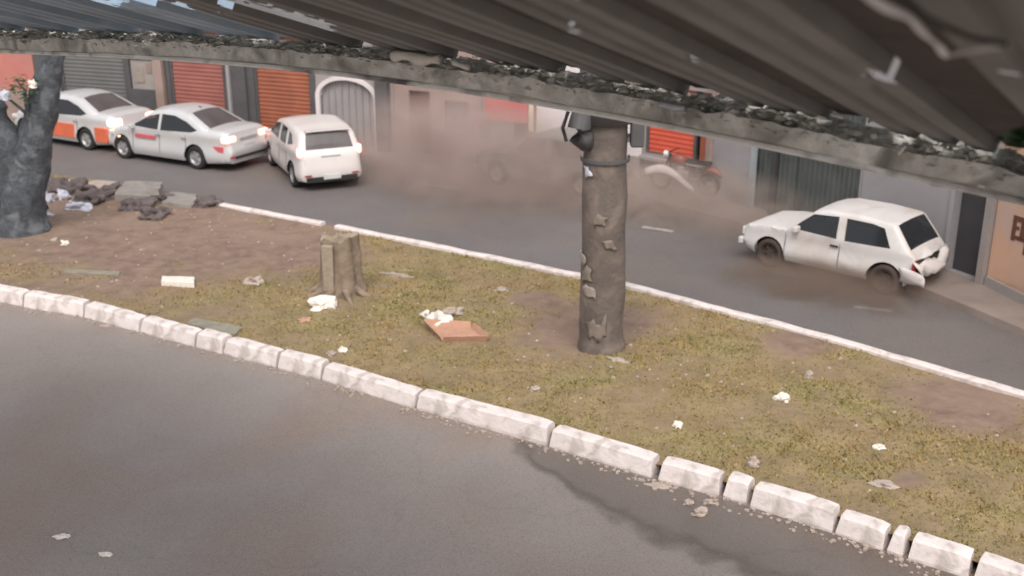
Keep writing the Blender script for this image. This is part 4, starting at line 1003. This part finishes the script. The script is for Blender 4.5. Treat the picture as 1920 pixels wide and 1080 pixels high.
while tt < T1:
    prof += [(tt - .17, .0), (tt - .13, .19), (tt + .13, .19), (tt + .17, .0), (tt + .27, .0), (tt + .29, .03), (tt + .33, .03), (tt + .35, .0), (tt + .45, .0), (tt + .47, .03), (tt + .51, .03), (tt + .53, .0)]
    tt += per
prof = [p for p in prof if T0 <= p[0] <= T1]; pf = []
for a_, b_ in zip(prof, prof[1:]):
    k2 = max(1, int((b_[0] - a_[0]) / .035)) if -2.5 < a_[0] < 11 else 1
    pf += [(a_[0] + (b_[0] - a_[0]) * i / k2, a_[1] + (b_[1] - a_[1]) * i / k2) for i in range(k2)]
prof = pf + [prof[-1]]
nw = 190
GL = [([(180, 3), (205, 7), (250, 2), (285, 6), (300, 2)], 7), ([(290, 10), (320, 12), (352, 16)], 6), ([(418, 15), (445, 9), (480, 18), (530, 28), (575, 38), (620, 55)], 9), ([(590, 22), (620, 26)], 3),
      ([(1622, 137), (1640, 146), (1668, 153)], 6), ([(1060, 64), (1072, 58)], 6), ([(1286, 106), (1289, 114)], 6), ([(1495, 2), (1518, 10)], 4), ([(870, -4), (890, 8), (905, 22)], 4), ([(1086, 0), (1092, 8)], 5), ([(1856, 112), (1870, 116)], 4), ([(1860, 148), (1888, 130)], 4)]
def glint(p):
    x, y = PX(p), PY(p)
    if y > 175 or y < -30: return False
    for pl_, w_ in GL:
        if pl_[0][0] - 12 < x < pl_[-1][0] + 12:
            d_ = min(segd((x, y), a_, b_) for a_, b_ in zip(pl_, pl_[1:]))
            if d_ < w_ * (1 + .9 * noise.noise(p * 14)): return True
    return False
for i, (tt, up_) in enumerate(prof):
    for j in range(nw + 1):
        wv = W1 * j / nw; vs.append(roofpt(tt, wv, up_ + .012 * noise.noise(Vector((tt, wv * .8, 0)))))
for (ta, tb_, m_) in ((T0 - 1, 1.05, 'sheetlit'), (1.05, 2.7, 'sheetlit'), (2.7, 3.9, 'sheetlit'), (3.9, 5.1, 'sheet'), (5.1, 7.5, 'sheet'), (7.5, 9.9, 'sheet'), (9.9, 20, 'sheet')):  # left sheets carry the bluish light in their colour
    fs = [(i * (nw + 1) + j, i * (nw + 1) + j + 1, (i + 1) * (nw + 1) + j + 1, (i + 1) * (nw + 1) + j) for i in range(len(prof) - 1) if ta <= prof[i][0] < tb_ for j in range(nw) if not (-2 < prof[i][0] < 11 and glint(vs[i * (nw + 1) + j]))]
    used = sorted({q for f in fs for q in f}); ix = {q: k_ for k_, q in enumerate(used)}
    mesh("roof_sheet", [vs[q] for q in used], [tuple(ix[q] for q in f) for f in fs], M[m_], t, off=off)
tt = ph + k * per; q = 0
while tt < T1:
    if tt > T0 + .3:
        rb = MB(); pts_ = [roofpt(tt, wv, .10) for wv in (0.02, 3, 6, W1 - .2)]
        wv_ = ud * .12
        rb.add([p + s1 * wv_ + nv_ * h_ for p in (pts_[0], pts_[-1]) for s1, h_ in ((-1, -.05), (1, -.05), (1, .05), (-1, .05))], [(0, 1, 5, 4), (1, 2, 6, 5), (2, 3, 7, 6), (3, 0, 4, 7), (0, 3, 2, 1), (4, 5, 6, 7)])
        rb.build("rafter", M['rafter'], t, off=off)
    tt += per
# gutter: open channel along the edge
vs = []; fs = []
inn = Vector((ud.y, -ud.x, 0)); inn = inn if inn.y < 0 else -inn   # toward the viewer
pr = [(-.10, GH), (-.10, -.0), (.02, -.01), (.09, .02), (.10, GH * .75), (.08, GH * .75), (.07, .05), (-.08, .03), (-.08, GH)]
n1 = 380
for i in range(n1 + 1):
    tt = T0 + (T1 - T0) * i / n1; e_ = E_(tt)
    for (a_, z_) in pr: vs.append(e_ + inn * a_ + Vector((0, 0, z_ + noise.noise(Vector((tt * 2, a_, z_))) * .022 + (noise.noise(Vector((tt * 9, 0, 3))) * .02 if z_ > .1 else 0))))
m_ = len(pr)
for i in range(n1):
    for j in range(m_ - 1): fs.append((i * m_ + j, i * m_ + j + 1, (i + 1) * m_ + j + 1, (i + 1) * m_ + j))
mesh("gutter", vs, fs, M['gutter'], t, off=off)
rl = MB(); rl.tube([E_(T0 + (T1 - T0) * i / 60) + inn * .09 + Vector((0, 0, .0)) for i in range(61)], .016, 6); rl.build("gutter_lip", M['lip'], t, off=off)
# leaf litter in and over the gutter
mb_ = MB(); rr_ = random.Random(5)
for _ in range(9000):
    tt = rr_.uniform(-1.5, 11); e_ = E_(tt); dens_ = noise.noise(Vector((tt * 1.3, 0, 0)))
    if rr_.random() > .75 + dens_: continue
    c_ = e_ + inn * rr_.uniform(-.06, .105) + Vector((0, 0, GH * .8 + max(-.05, rr_.gauss(0, .03))))
    q_ = Matrix.Rotation(rr_.random() * 6.28, 3, 'Z') @ Matrix.Rotation(rr_.uniform(-1.2, 1.2), 3, 'X'); s2 = rr_.uniform(.012, .04)
    mb_.add([c_ + q_ @ Vector(v) for v in ((-s2, 0, 0), (0, -s2 * .45, 0), (s2, 0, 0), (0, s2 * .45, 0))], [(0, 1, 2, 3)])
tag(mb_.build("leaf_litter", M['litterleaf']), "grey brown dead leaves heaped in the awning gutter", "leaf litter", kind='stuff')
def onroof(px, py, drop=.05):      # point just under the sheets seen at a pixel
    tt, wv = 5.0, 2.0; best = 1e9; st_ = None
    for a_ in range(-10, 60):
        for b_ in range(0, 24):
            p = roofpt(a_ * .2, b_ * .3, -drop)
            if p.y < .4: continue
            e_ = (PX(p) - px) ** 2 + (PY(p) - py) ** 2
            if e_ < best: best = e_; tt, wv = a_ * .2, b_ * .3
    stp = .1
    for _ in range(60):
        mv = False
        for da, db in ((stp, 0), (-stp, 0), (0, stp), (0, -stp)):
            p = roofpt(tt + da, wv + db, -drop); e_ = (PX(p) - px) ** 2 + (PY(p) - py) ** 2
            if e_ < best: best = e_; tt += da; wv += db; mv = True; break
        if not mv: stp *= .6
    return roofpt(tt, wv, -drop)
def ongut(px, py):
    best = None
    for i in range(400):
        tt = -1.5 + 12.5 * i / 399; e_ = E_(tt) + inn * .12 + Vector((0, 0, .1)); 
        if best is None or abs(PX(e_) - px) < best[0]: best = (abs(PX(e_) - px), e_)
    p = best[1]; return Vector((p.x, p.y, zfor(p, py)))
# ragged white rope strips under the sheets
def rope(name, pix, r, label, cat, m, gfun=onroof, lump=.5, drop=None):
    P_ = [gfun(a_, b_) for a_, b_ in pix]; pts_ = []
    for a_, b_ in zip(P_, P_[1:]): pts_ += [a_.lerp(b_, i / 6) for i in range(6)]
    pts_.append(P_[-1]); pts_ = [p + Vector(noise.noise_vector(p * 6)) * r * lump * 2 for p in pts_]
    rs = [r * (1 + lump * noise.noise(p * 9) * 1.6) for p in pts_]; s_ = MB(); c = pts_[len(pts_) // 2]
    s_.tube(pts_, rs, 8); o = s_.build(name, m, None, True, off=tuple(c)); return tag(o, label, cat)
rope("hanging_rope", [(1610, -18), (1650, 5), (1696, 26), (1735, 62), (1773, 104)], .0075, "crooked white rope drooping under the awning at the top right", "rope", M['strip'])
rope("thin_wire", [(1773, 104), (1830, 94), (1890, 84)], .0045, "thin grey wire running right from the drooping white rope", "wire", M['gutter'], lump=.1)
rope("thin_wire", [(1660, -20), (1700, 10), (1760, 45), (1820, 70), (1890, 84)], .006, "black wire sagging above the white rope at the top right", "wire", M['wire'], lump=.1)
for i, (pix, r_, lab) in enumerate([([(742, 108), (770, 106), (800, 112), (822, 116)], .028, "big white rag lying on the gutter left of centre"), ([(850, 120), (880, 126)], .020, "white rag on the gutter right of the big one"), ([(1165, 149), (1182, 151), (1200, 152)], .014, "small bright rag on the gutter above the pole"), ([(1555, 216), (1580, 219)], .008, "tiny pale rag on the gutter right of the middle"), ([(1690, 288), (1692, 272)], .008, "pale upright chip on the gutter over the white wall"), ([(1836, 347), (1850, 350)], .010, "pale chip on the gutter above the dark doorway"), ([(1240, 198), (1262, 202), (1282, 200)], .014, "lilac tinged rag on the gutter above the orange shutter")]):
    rope("rag", pix, r_, lab, "rag", M['bag'] if i != 6 else M['bluebag'], ongut)
leaves("leaf_sprig", [onroof(1916, 258)], 70, .035, M['leaf'], None, .022, 9)
bpy.data.objects["leaf_sprig"]; tag(bpy.data.objects["leaf_sprig"], "bright green leaf sprig at the right end of the gutter", "leaves")
# near roof corner lump of vines at right
# ------------------------------------------------------------------ dust thrown up by the crash
def dust(name, label, c, d, dens_, col, sc_=.7, seed=0.0, rz=0.0, edge=.55):
    bm = bmesh.new(); bmesh.ops.create_icosphere(bm, subdivisions=3, radius=1)
    me = bpy.data.meshes.new(name); bm.to_mesh(me); bm.free()
    o = bpy.data.objects.new(name, me); C.objects.link(o); o.location = c; o.scale = d; o.rotation_euler = (0, 0, rz)
    m = bpy.data.materials.new(name); m.use_nodes = True; n = m.node_tree; n.nodes.remove(n.nodes["Principled BSDF"])
    out = n.nodes["Material Output"]; pv = n.nodes.new("ShaderNodeVolumePrincipled"); pv.inputs['Color'].default_value = (*col, 1)
    pv.inputs['Anisotropy'].default_value = .1
    tc = n.nodes.new("ShaderNodeTexCoord"); ln = n.nodes.new("ShaderNodeVectorMath"); ln.operation = 'LENGTH'
    n.links.new(tc.outputs['Object'], ln.inputs[0]); mr = n.nodes.new("ShaderNodeMapRange"); mr.interpolation_type = 'SMOOTHSTEP'
    mr.inputs[1].default_value = .98; mr.inputs[2].default_value = 1 - edge; mr.inputs[3].default_value = 0; mr.inputs[4].default_value = 1
    n.links.new(ln.outputs['Value'], mr.inputs[0]); ns = n.nodes.new("ShaderNodeTexNoise"); ns.inputs['Scale'].default_value = sc_; ns.inputs['Detail'].default_value = 3
    geo_ = n.nodes.new("ShaderNodeNewGeometry"); ad = n.nodes.new("ShaderNodeVectorMath"); ad.inputs[1].default_value = (seed, seed, 0)
    n.links.new(geo_.outputs['Position'], ad.inputs[0]); n.links.new(ad.outputs[0], ns.inputs['Vector'])
    m2 = n.nodes.new("ShaderNodeMapRange"); m2.inputs[1].default_value = .38; m2.inputs[2].default_value = .62; m2.inputs[3].default_value = .12
    ns.inputs['Detail'].default_value = 5; ns.inputs['Distortion'].default_value = 1.2; n.links.new(ns.outputs['Fac'], m2.inputs[0]); mu = n.nodes.new("ShaderNodeMath"); mu.operation = 'MULTIPLY'; n.links.new(mr.outputs[0], mu.inputs[0]); n.links.new(m2.outputs[0], mu.inputs[1])
    m3 = n.nodes.new("ShaderNodeMath"); m3.operation = 'MULTIPLY'; m3.inputs[1].default_value = dens_; n.links.new(mu.outputs[0], m3.inputs[0]); n.links.new(m3.outputs[0], pv.inputs['Density'])
    n.links.new(pv.outputs[0], out.inputs['Volume']); me.materials.append(m)
    return tag(o, label, "dust cloud", kind='stuff')
ra_ = math.atan2(U.y, U.x)
dust("dust_cloud", "brown dust cloud hanging over the road between the white hatchback and the pole", G(880, 352) + Vector((0, 0, .6)), (4.9, 2.6, 2.3), 1.0, (.68, .57, .525), .8, 0, ra_)
dust("dust_cloud", "low tan dust over the road between the pole and the old hatchback", G(1265, 405) + Vector((0, 0, .25)), (4.6, 2.0, 1.25), 1.1, (.66, .56, .50), 1.0, 11, ra_)
dust("dust_cloud", "low brown dust kicked up under the old hatchback's wheels", G(1560, 545) + Vector((0, 0, .0)), (2.8, 1.5, .6), 2.6, (.42, .33, .27), 1.3, 23, ra_ + .15)
